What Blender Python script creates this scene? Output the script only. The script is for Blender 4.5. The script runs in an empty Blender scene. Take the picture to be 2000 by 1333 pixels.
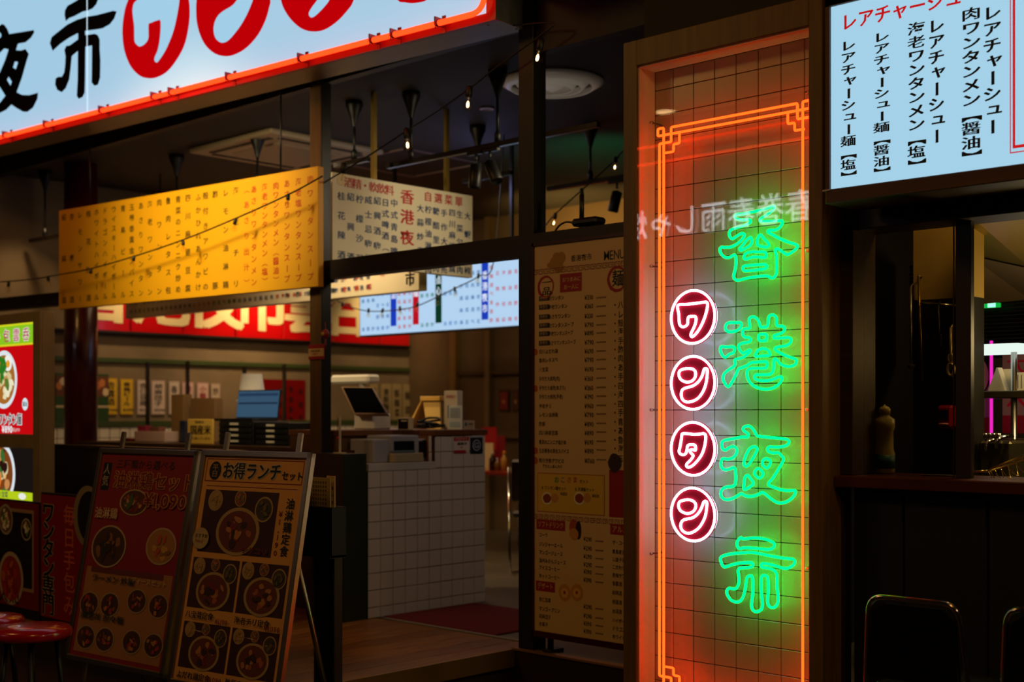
import bpy, bmesh, math, random
from math import sin, cos, pi, radians, atan2
from mathutils import Vector, Matrix
from mathutils.geometry import tessellate_polygon
S = bpy.context.scene
COL = S.collection
random.seed(7)

# ------------------------------------------------------------------ camera, world, exposure
FPX, HZ = 2520.0, 808.0            # focal length in pixels of the 2000 x 1333 frame, horizon row
PHI = atan2(2520, 2650)            # camera heading: the shop front recedes to the left
CS, SN = cos(PHI), sin(PHI)
CAMZ = 1.2
cam = bpy.data.objects.new('camera', bpy.data.cameras.new('camera'))
COL.objects.link(cam); S.camera = cam
cam.location = (0, 0, CAMZ); cam.rotation_euler = (pi/2, 0, PHI)
cam.data.sensor_width = 36; cam.data.lens = FPX*36/2000
cam.data.shift_y = (HZ-666.5)/2000
cam.data.clip_start = .05
cam.data.dof.use_dof = True; cam.data.dof.focus_distance = 5.1; cam.data.dof.aperture_fstop = 2.2
S.view_settings.view_transform = 'Standard'; S.view_settings.look = 'None'
S.view_settings.exposure = 0; S.view_settings.gamma = 1; S.view_settings.use_curve_mapping = False
S.cycles.use_denoising = True
S.cycles.max_bounces = 6; S.cycles.transparent_max_bounces = 16
S.cycles.sample_clamp_indirect = 4
w = bpy.data.worlds.new('world'); S.world = w; w.use_nodes = True
w.node_tree.nodes['Background'].inputs[0].default_value = (.9, .62, .35, 1)
w.node_tree.nodes['Background'].inputs[1].default_value = .004

def lamp(name, kind, loc, energy, color, target=None, size=.1, spot=60, blend=.6):
    d = bpy.data.lights.new(name, kind); d.energy = energy; d.color = color
    if kind == 'AREA': d.size = size
    else: d.shadow_soft_size = size
    if kind == 'SPOT': d.spot_size = radians(spot); d.spot_blend = blend
    o = bpy.data.objects.new(name, d); COL.objects.link(o); o.location = loc
    if target is not None:
        o.rotation_euler = (Vector(target)-Vector(loc)).to_track_quat('-Z', 'Y').to_euler()
    return o
WARM = (1, .60, .25)
# mall lighting in front of the shop (dim, warm)
lamp('mall_lamp', 'AREA', (-1.0, .8, 4.4), 27, (1, .55, .11), (-3.6, 4.5, 1), .8)
lamp('mall_lamp', 'AREA', (-6.5, .6, 4.4), 27, (1, .56, .14), (-7, 4.5, .5), .8)
lamp('mall_lamp', 'AREA', (1.2, 3.2, 3.2), 12, (1, .66, .42), (-4.5, 4.4, 1.6), .5)
# spot washing the yellow hanging sign, from above in front
lamp('sign_spot', 'SPOT', (-6.5, 2.5, 3.05), 285, (1, .80, .42), (-7.05, 4.62, 2.50), .2, 62, 1)
# inside spots on the red fascia and the boards
for v, e in ((6.15, 60), (7.35, 130), (9.0, 60), (5.0, 22)):
    lamp('wall_spot', 'SPOT', (-9.95, v, 3.0), e, (1, .66, .32), (-10.6, v+.05, 1.75), .05, 75, .9)
lamp('board_spot', 'SPOT', (-4.75, 5.75, 2.75), 46, (1, .80, .52), (-6.2, 5.45, 2.35), .25, 75, 1)
lamp('cream_spot', 'SPOT', (-6.9, 5.0, 3.05), 120, (1, .76, .45), (-7.1, 5.8, 2.1), .05, 100, 1)
lamp('room_lamp', 'AREA', (-8.2, 6.8, 3.1), 17, (1, .66, .34), (-8.2, 6.8, 0), 1.6)
lamp('counter_lamp', 'SPOT', (-4.0, 5.3, 2.5), 17, (1, .84, .74), (-5.8, 5.35, .5), .2, 70, 1)
lamp('door_lamp', 'SPOT', (-4.95, 4.5, 3.0), 6, WARM, (-5.0, 4.4, 0), .1, 80, 1)
lamp('back_lamp', 'SPOT', (-7.9, 8.6, 2.2), 110, (1, .62, .16), (-7.9, 9.5, 3.1), .12, 110, 1)
lamp('green_lamp', 'SPOT', (-6.0, 7.2, 2.3), 22, (.02, 1, .42), (-6.4, 7.7, 3.22), .1, 90, 1)
lamp('blue_lamp', 'POINT', (-6.9, 6.9, 2.9), 2.2, (.35, .40, 1), None, .1)
lamp('table_lamp', 'SPOT', (-6.0, 8.3, 2.6), 26, (1, .72, .4), (-6.6, 8.3, .9), .05, 50, 1)
lamp('kitchen_lamp', 'POINT', (-1.85, 5.35, 1.5), 9, (1, .74, .30), None, .12)
lamp('kitchen_lamp', 'POINT', (-2.0, 4.85, 2.35), 24, (1, .74, .34), None, .1)
lamp('vent_fill', 'SPOT', (-5.05, 5.6, 2.0), 9, (1, .93, .85), (-5.23, 5.85, 3.2), .05, 34, .8)  # added upward spot without a fixture, brightens the ceiling diffuser
lamp('kitchen_lamp', 'POINT', (-2.2, 6.9, 1.9), 14, (1, .80, .50), None, .1)

# ------------------------------------------------------------------ pixel helpers (measurements off the photograph)
def ray(px, py):
    a = (px-1000)/FPX
    return Vector((-SN+a*CS, CS+a*SN, (HZ-py)/FPX))
O = Vector((0, 0, CAMZ))
def onv(px, py, v): d = ray(px, py); return O + d*(v/d.y)
def onu(px, py, u): d = ray(px, py); return O + d*(u/d.x)
def onz(px, py, z): d = ray(px, py); return O + d*((z-CAMZ)/d.z)

# ------------------------------------------------------------------ materials
def lin(h):
    if not isinstance(h, str): return tuple(h)
    r = []
    for i in (0, 2, 4):
        c = int(h[i:i+2], 16)/255
        r.append(c/12.92 if c <= .04045 else ((c+.055)/1.055)**2.4)
    return tuple(r)
MC = {}
def mat(col, rough=.6, metal=0, bump=0, noise=0, scale=20, name=None, spec=.5, coat=0, stretch=None):
    key = ('d', col, rough, metal, bump, noise, scale, spec, coat, stretch)
    if key in MC: return MC[key]
    m = bpy.data.materials.new(name or 'paint'); m.use_nodes = True
    nt = m.node_tree; b = nt.nodes['Principled BSDF']
    c = lin(col)
    b.inputs['Base Color'].default_value = (*c, 1)
    b.inputs['Roughness'].default_value = rough; b.inputs['Metallic'].default_value = metal
    b.inputs['Specular IOR Level'].default_value = spec
    b.inputs['Coat Weight'].default_value = coat; b.inputs['Coat Roughness'].default_value = .04
    if bump or noise:
        tc = nt.nodes.new('ShaderNodeTexCoord'); mp = nt.nodes.new('ShaderNodeMapping')
        nt.links.new(tc.outputs['Object'], mp.inputs[0])
        if stretch: mp.inputs['Scale'].default_value = stretch
        n = nt.nodes.new('ShaderNodeTexNoise'); n.inputs['Scale'].default_value = scale
        n.inputs['Detail'].default_value = 6
        nt.links.new(mp.outputs[0], n.inputs['Vector'])
        if bump:
            bp = nt.nodes.new('ShaderNodeBump'); bp.inputs['Strength'].default_value = bump
            bp.inputs['Distance'].default_value = .01
            nt.links.new(n.outputs[0], bp.inputs['Height']); nt.links.new(bp.outputs[0], b.inputs['Normal'])
        if noise:
            r = nt.nodes.new('ShaderNodeValToRGB')
            r.color_ramp.elements[0].position = .35; r.color_ramp.elements[1].position = .65
            r.color_ramp.elements[0].color = (*[x*(1-noise) for x in c], 1)
            r.color_ramp.elements[1].color = (*[min(1, x*(1+noise)) for x in c], 1)
            nt.links.new(n.outputs[0], r.inputs[0]); nt.links.new(r.outputs[0], b.inputs['Base Color'])
    MC[key] = m; return m
def emit(col, st=1.0):
    key = ('e', col, st)
    if key in MC: return MC[key]
    m = bpy.data.materials.new('lit'); m.use_nodes = True; nt = m.node_tree
    for n in list(nt.nodes):
        if n.type != 'OUTPUT_MATERIAL': nt.nodes.remove(n)
    e = nt.nodes.new('ShaderNodeEmission'); e.inputs[0].default_value = (*lin(col), 1); e.inputs[1].default_value = st
    out = [n for n in nt.nodes if n.type == 'OUTPUT_MATERIAL'][0]
    nt.links.new(e.outputs[0], out.inputs[0]); MC[key] = m; return m
def litpanel(col, st, base=.28):
    m = mat((base, base, base), .35).copy(); b = m.node_tree.nodes['Principled BSDF']
    b.inputs['Emission Color'].default_value = (*lin(col), 1); b.inputs['Emission Strength'].default_value = st; return m
def glass(tint=(1, 1, 1), gl=1.0, ior=1.5, rough=0.0):
    key = ('g', tint, gl, ior, rough)
    if key in MC: return MC[key]
    m = bpy.data.materials.new('clear_glass'); m.use_nodes = True; nt = m.node_tree
    for n in list(nt.nodes):
        if n.type != 'OUTPUT_MATERIAL': nt.nodes.remove(n)
    t = nt.nodes.new('ShaderNodeBsdfTransparent'); t.inputs[0].default_value = (*tint, 1)
    g = nt.nodes.new('ShaderNodeBsdfGlossy'); g.inputs['Roughness'].default_value = rough
    f = nt.nodes.new('ShaderNodeFresnel'); f.inputs[0].default_value = ior
    mx = nt.nodes.new('ShaderNodeMixShader'); mu = nt.nodes.new('ShaderNodeMath'); mu.operation = 'MULTIPLY'
    ge = nt.nodes.new('ShaderNodeNewGeometry'); su = nt.nodes.new('ShaderNodeMath'); su.operation = 'MULTIPLY_ADD'
    su.inputs[1].default_value = -gl; su.inputs[2].default_value = gl
    nt.links.new(ge.outputs['Backfacing'], su.inputs[0]); nt.links.new(su.outputs[0], mu.inputs[1])
    out = [n for n in nt.nodes if n.type == 'OUTPUT_MATERIAL'][0]
    nt.links.new(f.outputs[0], mu.inputs[0]); nt.links.new(mu.outputs[0], mx.inputs[0])
    nt.links.new(t.outputs[0], mx.inputs[1]); nt.links.new(g.outputs[0], mx.inputs[2])
    nt.links.new(mx.outputs[0], out.inputs[0]); MC[key] = m; return m

# ------------------------------------------------------------------ mesh builder
class MB:
    def __init__(s): s.v = []; s.f = []; s.m = []; s.sm = []; s.mats = []
    def mi(s, m):
        if m not in s.mats: s.mats.append(m)
        return s.mats.index(m)
    def add(s, vs, fs, m, smooth=False):
        k = len(s.v); s.v += [tuple(p) for p in vs]; i = s.mi(m)
        for f in fs: s.f.append([k+q for q in f]); s.m.append(i); s.sm.append(smooth)
    def box(s, x0, x1, y0, y1, z0, z1, m, bev=0, M=None):
        if x1 < x0: x0, x1 = x1, x0
        if y1 < y0: y0, y1 = y1, y0
        if z1 < z0: z0, z1 = z1, z0
        b = min(bev, (x1-x0)*.45, (y1-y0)*.45, (z1-z0)*.45)
        if b <= 0:
            vs = [(x, y, z) for x in (x0, x1) for y in (y0, y1) for z in (z0, z1)]
            fs = [(0, 1, 3, 2), (4, 6, 7, 5), (0, 4, 5, 1), (2, 3, 7, 6), (0, 2, 6, 4), (1, 5, 7, 3)]
        else:
            bm = bmesh.new(); bmesh.ops.create_cube(bm, size=1)
            for q in bm.verts: q.co = Vector(((x0+x1)/2+q.co.x*(x1-x0), (y0+y1)/2+q.co.y*(y1-y0), (z0+z1)/2+q.co.z*(z1-z0)))
            bmesh.ops.bevel(bm, geom=bm.edges[:]+bm.verts[:], offset=b, segments=1, affect='EDGES', profile=.5)
            bm.verts.index_update(); vs = [q.co.copy() for q in bm.verts]; fs = [[q.index for q in f.verts] for f in bm.faces]; bm.free()
        if M is not None: vs = [M @ Vector(q) for q in vs]
        s.add(vs, fs, m)
    def quad(s, p, m): s.add(p, [list(range(len(p)))], m)
    def poly(s, pts, y, m, th=0):          # polygon in the local XZ plane at depth y
        t = tessellate_polygon([[Vector((a, b, 0)) for a, b in pts]])
        n = len(pts)
        s.add([(a, y, b) for a, b in pts], [list(f) for f in t], m)
        if th:
            s.add([(a, y, b) for a, b in pts]+[(a, y+th, b) for a, b in pts],
                  [(i, (i+1) % n, n+(i+1) % n, n+i) for i in range(n)]+[[n+q for q in f] for f in t], m)
    def tube(s, pts, r, m, closed=False, seg=8, radii=None, cap=True):
        P = [Vector(p) for p in pts]; n = len(P); rings = []; up = None
        for i in range(n):
            if closed: t = P[(i+1) % n]-P[i-1]
            else: t = P[min(i+1, n-1)]-P[max(i-1, 0)]
            if t.length < 1e-9: t = Vector((0, 0, 1))
            t.normalize()
            if up is None:
                up = Vector((0, 1, 0)) if abs(t.y) < .8 else Vector((1, 0, 0))
            nx = (up - t*up.dot(t)).normalized(); up = nx; bx = t.cross(nx)
            rr = radii[i] if radii else r
            rings.append([P[i]+(nx*cos(a)+bx*sin(a))*rr for a in [2*pi*k/seg for k in range(seg)]])
        vs = [q for rg in rings for q in rg]; fs = []
        for i in range(n if closed else n-1):
            j = (i+1) % n
            for k in range(seg): fs.append((i*seg+k, i*seg+(k+1) % seg, j*seg+(k+1) % seg, j*seg+k))
        if not closed and cap: fs += [list(range(seg))[::-1], [(n-1)*seg+k for k in range(seg)]]
        s.add(vs, fs, m, True)
    def lathe(s, prof, c, m, seg=20, axis='z', smooth=True, M=None):
        vs = []; fs = []
        for r, h in prof:
            for k in range(seg):
                a = 2*pi*k/seg
                q = Vector((r*cos(a), r*sin(a), h)) if axis == 'z' else Vector((r*cos(a), h, r*sin(a)))
                if M is not None: q = M @ q
                vs.append(q+Vector(c))
        for i in range(len(prof)-1):
            for k in range(seg): fs.append((i*seg+k, i*seg+(k+1) % seg, (i+1)*seg+(k+1) % seg, (i+1)*seg+k))
        fs += [list(range(seg))[::-1], [(len(prof)-1)*seg+k for k in range(seg)]]
        s.add(vs, fs, m, smooth)
    def build(s, name, parent=None, loc=None, rot=None):
        me = bpy.data.meshes.new(name); me.from_pydata(s.v, [], s.f)
        for m in s.mats: me.materials.append(m)
        me.polygons.foreach_set('material_index', s.m); me.polygons.foreach_set('use_smooth', s.sm)
        me.update(); o = bpy.data.objects.new(name, me); COL.objects.link(o)
        if parent: o.parent = parent
        if loc is not None: o.location = loc
        if rot is not None: o.rotation_euler = rot
        return o
def tag(o, label=None, cat=None, group=None, kind=None):
    if label: o['label'] = label
    if cat: o['category'] = cat
    if group: o['group'] = group
    if kind: o['kind'] = kind
    return o
def thing(name, label, cat, loc=(0, 0, 0), yaw=0, group=None, lean=0):
    o = bpy.data.objects.new(name, None); COL.objects.link(o); o.empty_display_size = .05
    o.location = loc; o.rotation_euler = (lean, 0, yaw)
    tag(o, label, cat, group)
    bpy.context.view_layer.update(); return o
def struct(o): o['kind'] = 'structure'; return o
def part(name, mesh_obj, parent, loc=None):     # another copy sharing mesh data
    c = mesh_obj.copy(); COL.objects.link(c); c.parent = parent
    if loc is not None: c.location = loc
    return c
def yawof(A, B): return atan2(B.y-A.y, B.x-A.x)
class Fr:                                      # a vertical (or leaning) face: local x right, local z up, local -y to the viewer
    def __init__(s, loc, yaw=0, lean=0):
        s.loc = Vector(loc); s.yaw = yaw; s.lean = lean
        s.M = Matrix.Translation(s.loc) @ Matrix.Rotation(yaw, 4, 'Z') @ Matrix.Rotation(lean, 4, 'X')
        s.I = s.M.inverted()
    def l(s, px, py, y=0):                     # pixel -> (x, z) on the local plane y
        a = s.I @ O; d = s.I.to_3x3() @ ray(px, py); t = (y-a.y)/d.y
        p = a+d*t; return (p.x, p.z)

# ------------------------------------------------------------------ lettering
GC = {}
def glyph(ch, bold=0.0):
    k = (ch, bold)
    if k in GC: return GC[k]
    cu = bpy.data.curves.new('g', 'FONT'); cu.body = ch; cu.resolution_u = 2; cu.fill_mode = 'FRONT'; cu.offset = bold
    o = bpy.data.objects.new('g', cu); COL.objects.link(o)
    me = bpy.data.meshes.new_from_object(o)
    V = [(v.co.x, v.co.y) for v in me.vertices]; F = [list(p.vertices) for p in me.polygons]
    bpy.data.objects.remove(o); bpy.data.meshes.remove(me); bpy.data.curves.remove(cu)
    if V:
        x0 = min(a for a, b in V); x1 = max(a for a, b in V)
        if ord(ch) > 0x2e80:                   # full-width: cell of one em
            V = [(a-.5, b-.34) for a, b in V]; adv = 1.0
        else: V = [(a-x0, b-.34) for a, b in V]; adv = x1-x0+.09
    else: adv = .3
    GC[k] = (V, F, adv); return GC[k]
ROT = 'ー（）【】()「」〜'
class Art:
    """flat print on a face: layers of colour, a fraction of a millimetre apart"""
    def __init__(s, fr, y=0, em=0, rough=.5, coat=0): s.fr = fr; s.y = y; s.mb = MB(); s.em = em; s.rough = rough; s.coat = coat; s.n = 0
    def m(s, c): 
        if not isinstance(c, (str, tuple)): return c
        return emit(c, s.em) if s.em else mat(c, s.rough, coat=s.coat)
    def yy(s, L): s.n = (s.n+1) % 60; return s.y-.0007*L-1e-5*s.n
    def L(s, p): return s.fr.l(p[0], p[1], s.y)
    def poly(s, pts, c, L=1, px=True):
        s.mb.poly([s.L(p) for p in pts] if px else pts, s.yy(L), s.m(c))
    def rect(s, x0, z0, x1, z1, c, L=1): Y = s.yy(L); s.mb.quad([(x0, Y, z0), (x1, Y, z0), (x1, Y, z1), (x0, Y, z1)], s.m(c))
    def ell(s, x, z, rx, rz, c, L=1, n=28, jit=0, rot=0):
        pts = []
        for k in range(n):
            a = 2*pi*k/n; j = 1+jit*(random.random()-.5)
            X, Z = rx*j*cos(a), rz*j*sin(a); pts.append((x+X*cos(rot)-Z*sin(rot), z+X*sin(rot)+Z*cos(rot)))
        Y = s.yy(L); s.mb.add([(a, Y, b) for a, b in pts], [list(range(n))], s.m(c))
    def ch(s, c, x, z, w, h, col, L=2, bold=.0, rot=False, ang=0):
        bold0 = bold; bold = min(bold, .012) if ord(c) < 0x3400 or bold < .012 else .003
        V, F, adv = glyph(c, bold)
        if not V: return adv
        out = []; Y = s.yy(L)
        off = 0 if ord(c) > 0x2e80 else -adv/2
        for a, b in V:
            a += off
            if rot: a, b = b, -a
            if ang: a, b = a*cos(ang)-b*sin(ang), a*sin(ang)+b*cos(ang)
            out.append((x+a*w, Y, z+b*h))
        s.mb.add(out, F, s.m(col))
        if bold0 >= .015:
            e_ = .018 if bold0 < .028 else .026
            s.mb.add([(a+e_*w, b-.00012, c_+.006*h) for a, b, c_ in out], F, s.m(col)); s.mb.add([(a-e_*w, b-.00024, c_-.006*h) for a, b, c_ in out], F, s.m(col))
        return adv
    def col(s, t, x, z0, z1, w, col, L=2, bold=.012, fill=.98, hh=None):   # vertical column from z0 (top) to z1 (bottom)
        n = len(t); p = (z0-z1)/n
        for i, c in enumerate(t):
            if c == ' ': continue
            h = hh or min(p*fill, w*1.15)
            s.ch(c, x, z0-p*(i+.5), w, h if c != 'ー' else p*fill, col, L, bold, rot=c in ROT)
    def row(s, t, x, z, w, h, col, L=2, bold=.01, dz=0, ang=0, track=1.0):  # left to right
        for c in t:
            V, F, adv = glyph(c, (min(bold, .012) if ord(c) < 0x3400 or bold < .012 else .003)); a = adv*track
            s.ch(c, x+adv*w/2, z, w, h, col, L, bold, ang=ang); x += a*w; z += dz*a*w
        return x
    def build(s, name, parent, label=None):
        o = s.mb.build(name, parent)
        if label: o['label'] = label
        return o
def spline(pts, n=4, closed=True):
    out = []; N = len(pts)
    for i in range(N if closed else N-1):
        P = [Vector(pts[(i+k) % N]) if closed else Vector(pts[max(0, min(N-1, i+k))]) for k in (-1, 0, 1, 2)]
        for q in range(n):
            t = q/n
            out.append(.5*((2*P[1])+(P[2]-P[0])*t+(2*P[0]-5*P[1]+4*P[2]-P[3])*t*t+(3*P[1]-P[0]-3*P[2]+P[3])*t**3))
    if not closed: out.append(Vector(pts[-1]))
    return out
def fillet(pts, r, n=4):
    P = [Vector(p) for p in pts]; out = [P[0]]
    for i in range(1, len(P)-1):
        a = (P[i-1]-P[i]); b = (P[i+1]-P[i]); rr = min(r, a.length*.49, b.length*.49)
        A = P[i]+a.normalized()*rr; B = P[i]+b.normalized()*rr
        for k in range(n+1):
            t = k/n; out.append(A.lerp(P[i], t).lerp(P[i].lerp(B, t), t))
    out.append(P[-1]); return out

# common materials
M_WOOD = mat('6b4a22', .45, noise=.25, scale=6, bump=.1, stretch=(8, 8, .7))
M_FRAMEWOOD = mat('6c4c18', .5, noise=.18, scale=5, bump=.08, stretch=(9, 9, .6))
M_BLACKWOOD = mat('120c08', .42, noise=.3, scale=5, bump=.15, stretch=(8, 8, .6))
M_BLACK = mat('080808', .45)
M_STEEL = mat('b8b4ac', .28, 1, noise=.05, scale=30)
M_CHROME = mat('e8e4dc', .12, 1)
M_ALU = mat('a5947a', .35, 1)
M_WHITE = mat('e6e2da', .5)
M_TILE = mat('d8d2cc', .18, name='glazed_tile')
M_GROUT = mat('3a342e', .9)
M_RED = mat('b40e12', .5)
M_PAPER = mat('d8c8a4', .7)
CUT = 'a6d2ec'

# ================================================================== SETTING
FACE_V = 4.78
# mall floor (lower), shop floor, wooden deck
mb = MB(); mb.box(-14, 4, -3.4, 12, -.25, -.15, mat('241a14', .35, noise=.2, scale=3)); struct(mb.build('floor'))
mb = MB(); mb.box(-10.7, -4.53, FACE_V+.17, 9.6, -.15, 0, mat('6c6252', .4, noise=.12, scale=2.5))
mb.box(-4.53, -2.3, FACE_V, 9.6, -.15, 0, mat('6c6252', .4, noise=.12, scale=2.5)); struct(mb.build('floor_shop'))
deck = thing('entrance_deck', 'low deck of brown wooden boards in front of the tiled counter and doorway', 'deck', (-4.53, 3.42, -.15))
protos = []
for k in range(4):
    q = MB(); q.box(-.142, 0, 0, 1.51, .125, .15, mat(('8a5a28', '7c4e20', '94632e', '80532a')[k], .38, noise=.3, scale=7, bump=.12, stretch=(12, .8, 4)), .002)
    protos.append(q)
pm = [None]*4
for k in range(36):
    j = (k*7+k//3) % 4
    if pm[j] is None: pm[j] = protos[j].build('board', deck, (-.145*k, 0, 0))
    else: part('board', pm[j], deck, (-.145*k, 0, 0))
q = MB(); q.box(-.145*36, -.01, .01, 1.5, 0, .122, mat('2a1a0c', .6)); q.build('riser', deck)
q = MB(); q.box(-.001, .012, 0, 1.51, .06, .15, mat('c09a5a', .3, .8)); q.build('edge_strip', deck)

# boarded edge of the raised shop floor on the right, seen under the menu board
q = MB(); q.box(-4.53, -2.3, FACE_V-.012, FACE_V, -.15, -.004, mat('2a0c08', .5)); q.box(-4.53, -2.3, FACE_V-.02, FACE_V+.03, -.004, .006, mat('a8784a', .35, .5)); struct(q.build('trim_1'))
# shop ceiling and walls
CEIL = 3.22
q = MB(); q.box(-10.8, -2.0, 4.86, 9.7, CEIL, CEIL+.1, mat('302c28', .8, noise=.08, scale=2)); struct(q.build('ceiling'))
LU = -10.6
wl = MB(); wl.box(LU-.12, LU, 3.0, 9.6, -.15, CEIL, mat('7c6a50', .8, noise=.12, scale=3, bump=.1)); wall_left = struct(wl.build('wall_left'))
wb = MB(); wb.box(-10.7, -2.0, 9.5, 9.62, -.15, CEIL, mat('6a5436', .8, noise=.12, scale=2)); wall_back = struct(wb.build('wall_back'))
# green dado rails on the left wall
q = MB(); q.box(LU, LU+.02, 4.9, 9.5, 1.08, 1.13, mat('3c4a22', .5)); q.box(LU, LU+.02, 4.9, 9.5, 1.66, 1.70, mat('3c4a22', .5)); struct(q.build('trim_2'))
# white tiles of the dado: pieces of the wall
tp = MB(); tp.box(0, .012, -.047, .047, -.047, .047, mat('dcd4c6', .2), .003)
tm = None
for r in range(4):
    for k in range(46):
        p = (LU, 4.95+.1*k, 1.028-.1*r)
        if tm is None: tm = tp.build('tile', wall_left, p)
        else: part('tile', tm, wall_left, p)
q = MB(); q.box(LU, LU+.004, 4.9, 9.5, .0, 1.08, mat('5a5248', .9)); struct(q.build('trim_3'))

# posts of the shop front
pm = M_BLACKWOOD
def post(px0, px1, v, depth, z0, z1, n, m=pm, m2=None):
    a = onv(px0, 800, v).x; b = onv(px1, 800, v).x
    q = MB(); q.box(a, b, v, v+depth, z0, z1, m, .004)
    if m2: q.box(a, b-.001, v-.006, v, z0, z1, m2)
    return struct(q.build('trim_%d' % n)), a, b
post(607, 628, FACE_V, .075, 0, 3.3, 4, pm, mat('5a3c14', .5, noise=.2, scale=5, stretch=(9, 9, .6)))
post(1012, 1041, FACE_V, .10, -.15, 3.3, 5, mat('0c0806', .5), None)
# transom beam: right half level with the posts, left half swings forward a little
A = Vector((-9.95, 4.36, 0)); B = Vector((-6.1, 4.78, 0)); yw = yawof(A, B)
q = MB(); q.box(0, (B-A).length, 0, .1, 1.985, 2.075, mat('1a0c06', .5)); struct(q.build('trim_6', None, A, (0, 0, yw)))
q = MB(); q.box(-6.11, -3.2, FACE_V+.002, FACE_V+.098, 2.0, 2.106, mat('140806', .5)); struct(q.build('trim_7'))
# shop-front header between the big sign and the neon box
q = MB(); q.box(-4.40, -1.2, 4.80, 4.86, 3.02, 3.9, mat('140806', .6)); q.box(-10.6, -4.4, 4.80, 4.86, 3.17, 3.9, mat('1a1008', .6)); struct(q.build('wall_front'))
q = MB(); q.box(-4.40, -1.2, 4.2, 4.8, 3.3, 3.9, mat('2a0a06', .6)); struct(q.build('trim_8'))
# window glass right of the doorway
q = MB(); q.box(-4.39, -3.3, 4.94, 4.947, .02, 2.0, glass(gl=.6)); struct(q.build('window_1'))

# red round column inside, left
c = onv(158, 600, 5.15)
q = MB(); q.lathe([(.13, 0), (.13, 3.22)], (0, 0, 0), mat('4a0e0a', .3, coat=.3), 28)
tag(q.build('round_column', None, (c.x, 5.15, 0)), 'glossy dark red round column behind left end of the yellow sign', 'column')

# ================================================================== NEON SIGN BOX
NV = 4.30
xl = onv(1217, 800, NV).x; xil = onv(1243, 800, NV).x; xir = onv(1579, 800, NV).x; xr = onv(1606, 800, NV).x
zt = 2.665; zo = 2.775; zb = -.15
nb = thing('neon_sign_box', 'tall brown framed box with green and white neon lettering over white tiles', 'sign', (xl, NV, zb))
def NX(x): return x-xl
BV = .12; PV = .052; TV = .034          # local depths: tiles, clear panel, tubes
H = -zb
q = MB()
q.box(0, NX(xil), 0, .145, 0, zo+H, M_FRAMEWOOD, .003); q.box(NX(xir), NX(xr), 0, .145, 0, zo+H, M_FRAMEWOOD, .003)
q.box(NX(xil), NX(xir), 0, .145, zt+H, zo+H, M_FRAMEWOOD, .003); q.box(NX(xil), NX(xir), 0, .145, 0, .12, M_FRAMEWOOD, .003)
q.build('frame', nb)
q = MB(); t_ = .006
lm = mat('d8c2a8', .55)
q.box(NX(xil), NX(xil)+t_, .012, BV, .12, zt+H, lm); q.box(NX(xir)-t_, NX(xir), .012, BV, .12, zt+H, lm); q.box(NX(xil), NX(xir), .012, BV, zt+H-t_, zt+H, lm)
q.build('lining', nb)['label'] = 'pale inner reveal of the box'
q = MB(); q.box(NX(xil), NX(xir), BV+.004, BV+.02, .12, zt+H, mat('2a2018', .9)); bp = q.build('backing', nb); bp['label'] = 'dark backing with the tile joints'
TP = .1049; tu0 = onv(1354.4, 800, NV+BV).x - xl; tz0 = 1.2145+H
tt = MB(); tt.box(-TP/2+.0013, TP/2-.0013, BV, BV+.008, -TP/2+.0013, TP/2-.0013, mat('a89e90', .24), .0018)
tmesh = {}
cols = []
e = tu0
while e > NX(xil)+.004: e -= TP
rows = []; z = tz0
while z > .12: z -= TP
ntile = 0
z_ = z
while z_ < zt+H:
    c0 = e
    while c0 < NX(xir):
        a, b = max(c0, NX(xil)+t_), min(c0+TP, NX(xir)-t_); lo, hi = max(z_, .12), min(z_+TP, zt+H-t_)
        if b-a > .008 and hi-lo > .008:
            key = (round(b-a, 3), round(hi-lo, 3))
            if key not in tmesh:
                k = MB(); W, Z = (b-a)/2-.0014, (hi-lo)/2-.0014
                k.box(-W, W, BV, BV+.008, -Z, Z, mat('a89e90', .24), .0018); tmesh[key] = k.build('tile', nb, ((a+b)/2, 0, (lo+hi)/2))
            else: part('tile', tmesh[key], nb, ((a+b)/2, 0, (lo+hi)/2))
        c0 += TP
    z_ += TP
# clear acrylic panel with bolts
pz1 = onv(1275, 236, NV+PV).z + H; px0_ = onv(1266, 800, NV+PV).x-xl; px1_ = NX(xir)-.012
q = MB(); q.box(px0_, px1_, PV, PV+.005, .15, pz1, glass((.97, .96, .95), .35), 0); q.build('clear_panel', nb)
bolt = MB(); bolt.lathe([(.0001, -.012), (.006, -.012), (.007, -.009), (.007, 0), (.004, 0), (.004, BV-PV)], (0, 0, 0), M_STEEL, 10, 'y')
bm_ = None
for py in (240, 520, 801, 1082):
    for px in (1274, 1578):
        p = onv(px, py, NV+PV); L_ = (min(p.x-xl, px1_-.012), PV, onv(1275, py, NV+PV).z+H)
        if bm_ is None: bm_ = bolt.build('bolt', nb, L_)
        else: part('bolt', bm_, nb, L_)
nf = Fr((xl, NV, zb))
TR = .0056
GREEN = emit((.0, 7, .44), 1.0)
ORANGE = emit((6.5, .26, .02), 1.0)
WHITE = emit((5, 6, 8), 1.0)
def trace(pts, ox, oy, sc): return [nf.l(ox+a/sc, oy+b/sc, TV) for a, b in pts]
def neon(name, parent, loops, r, m, n=4, y=TV):
    q = MB()
    for lp in loops: q.tube([(p[0], y, p[1]) for p in spline(lp, n)], r, m, True, 8)
    return q.build(name, parent)
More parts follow.
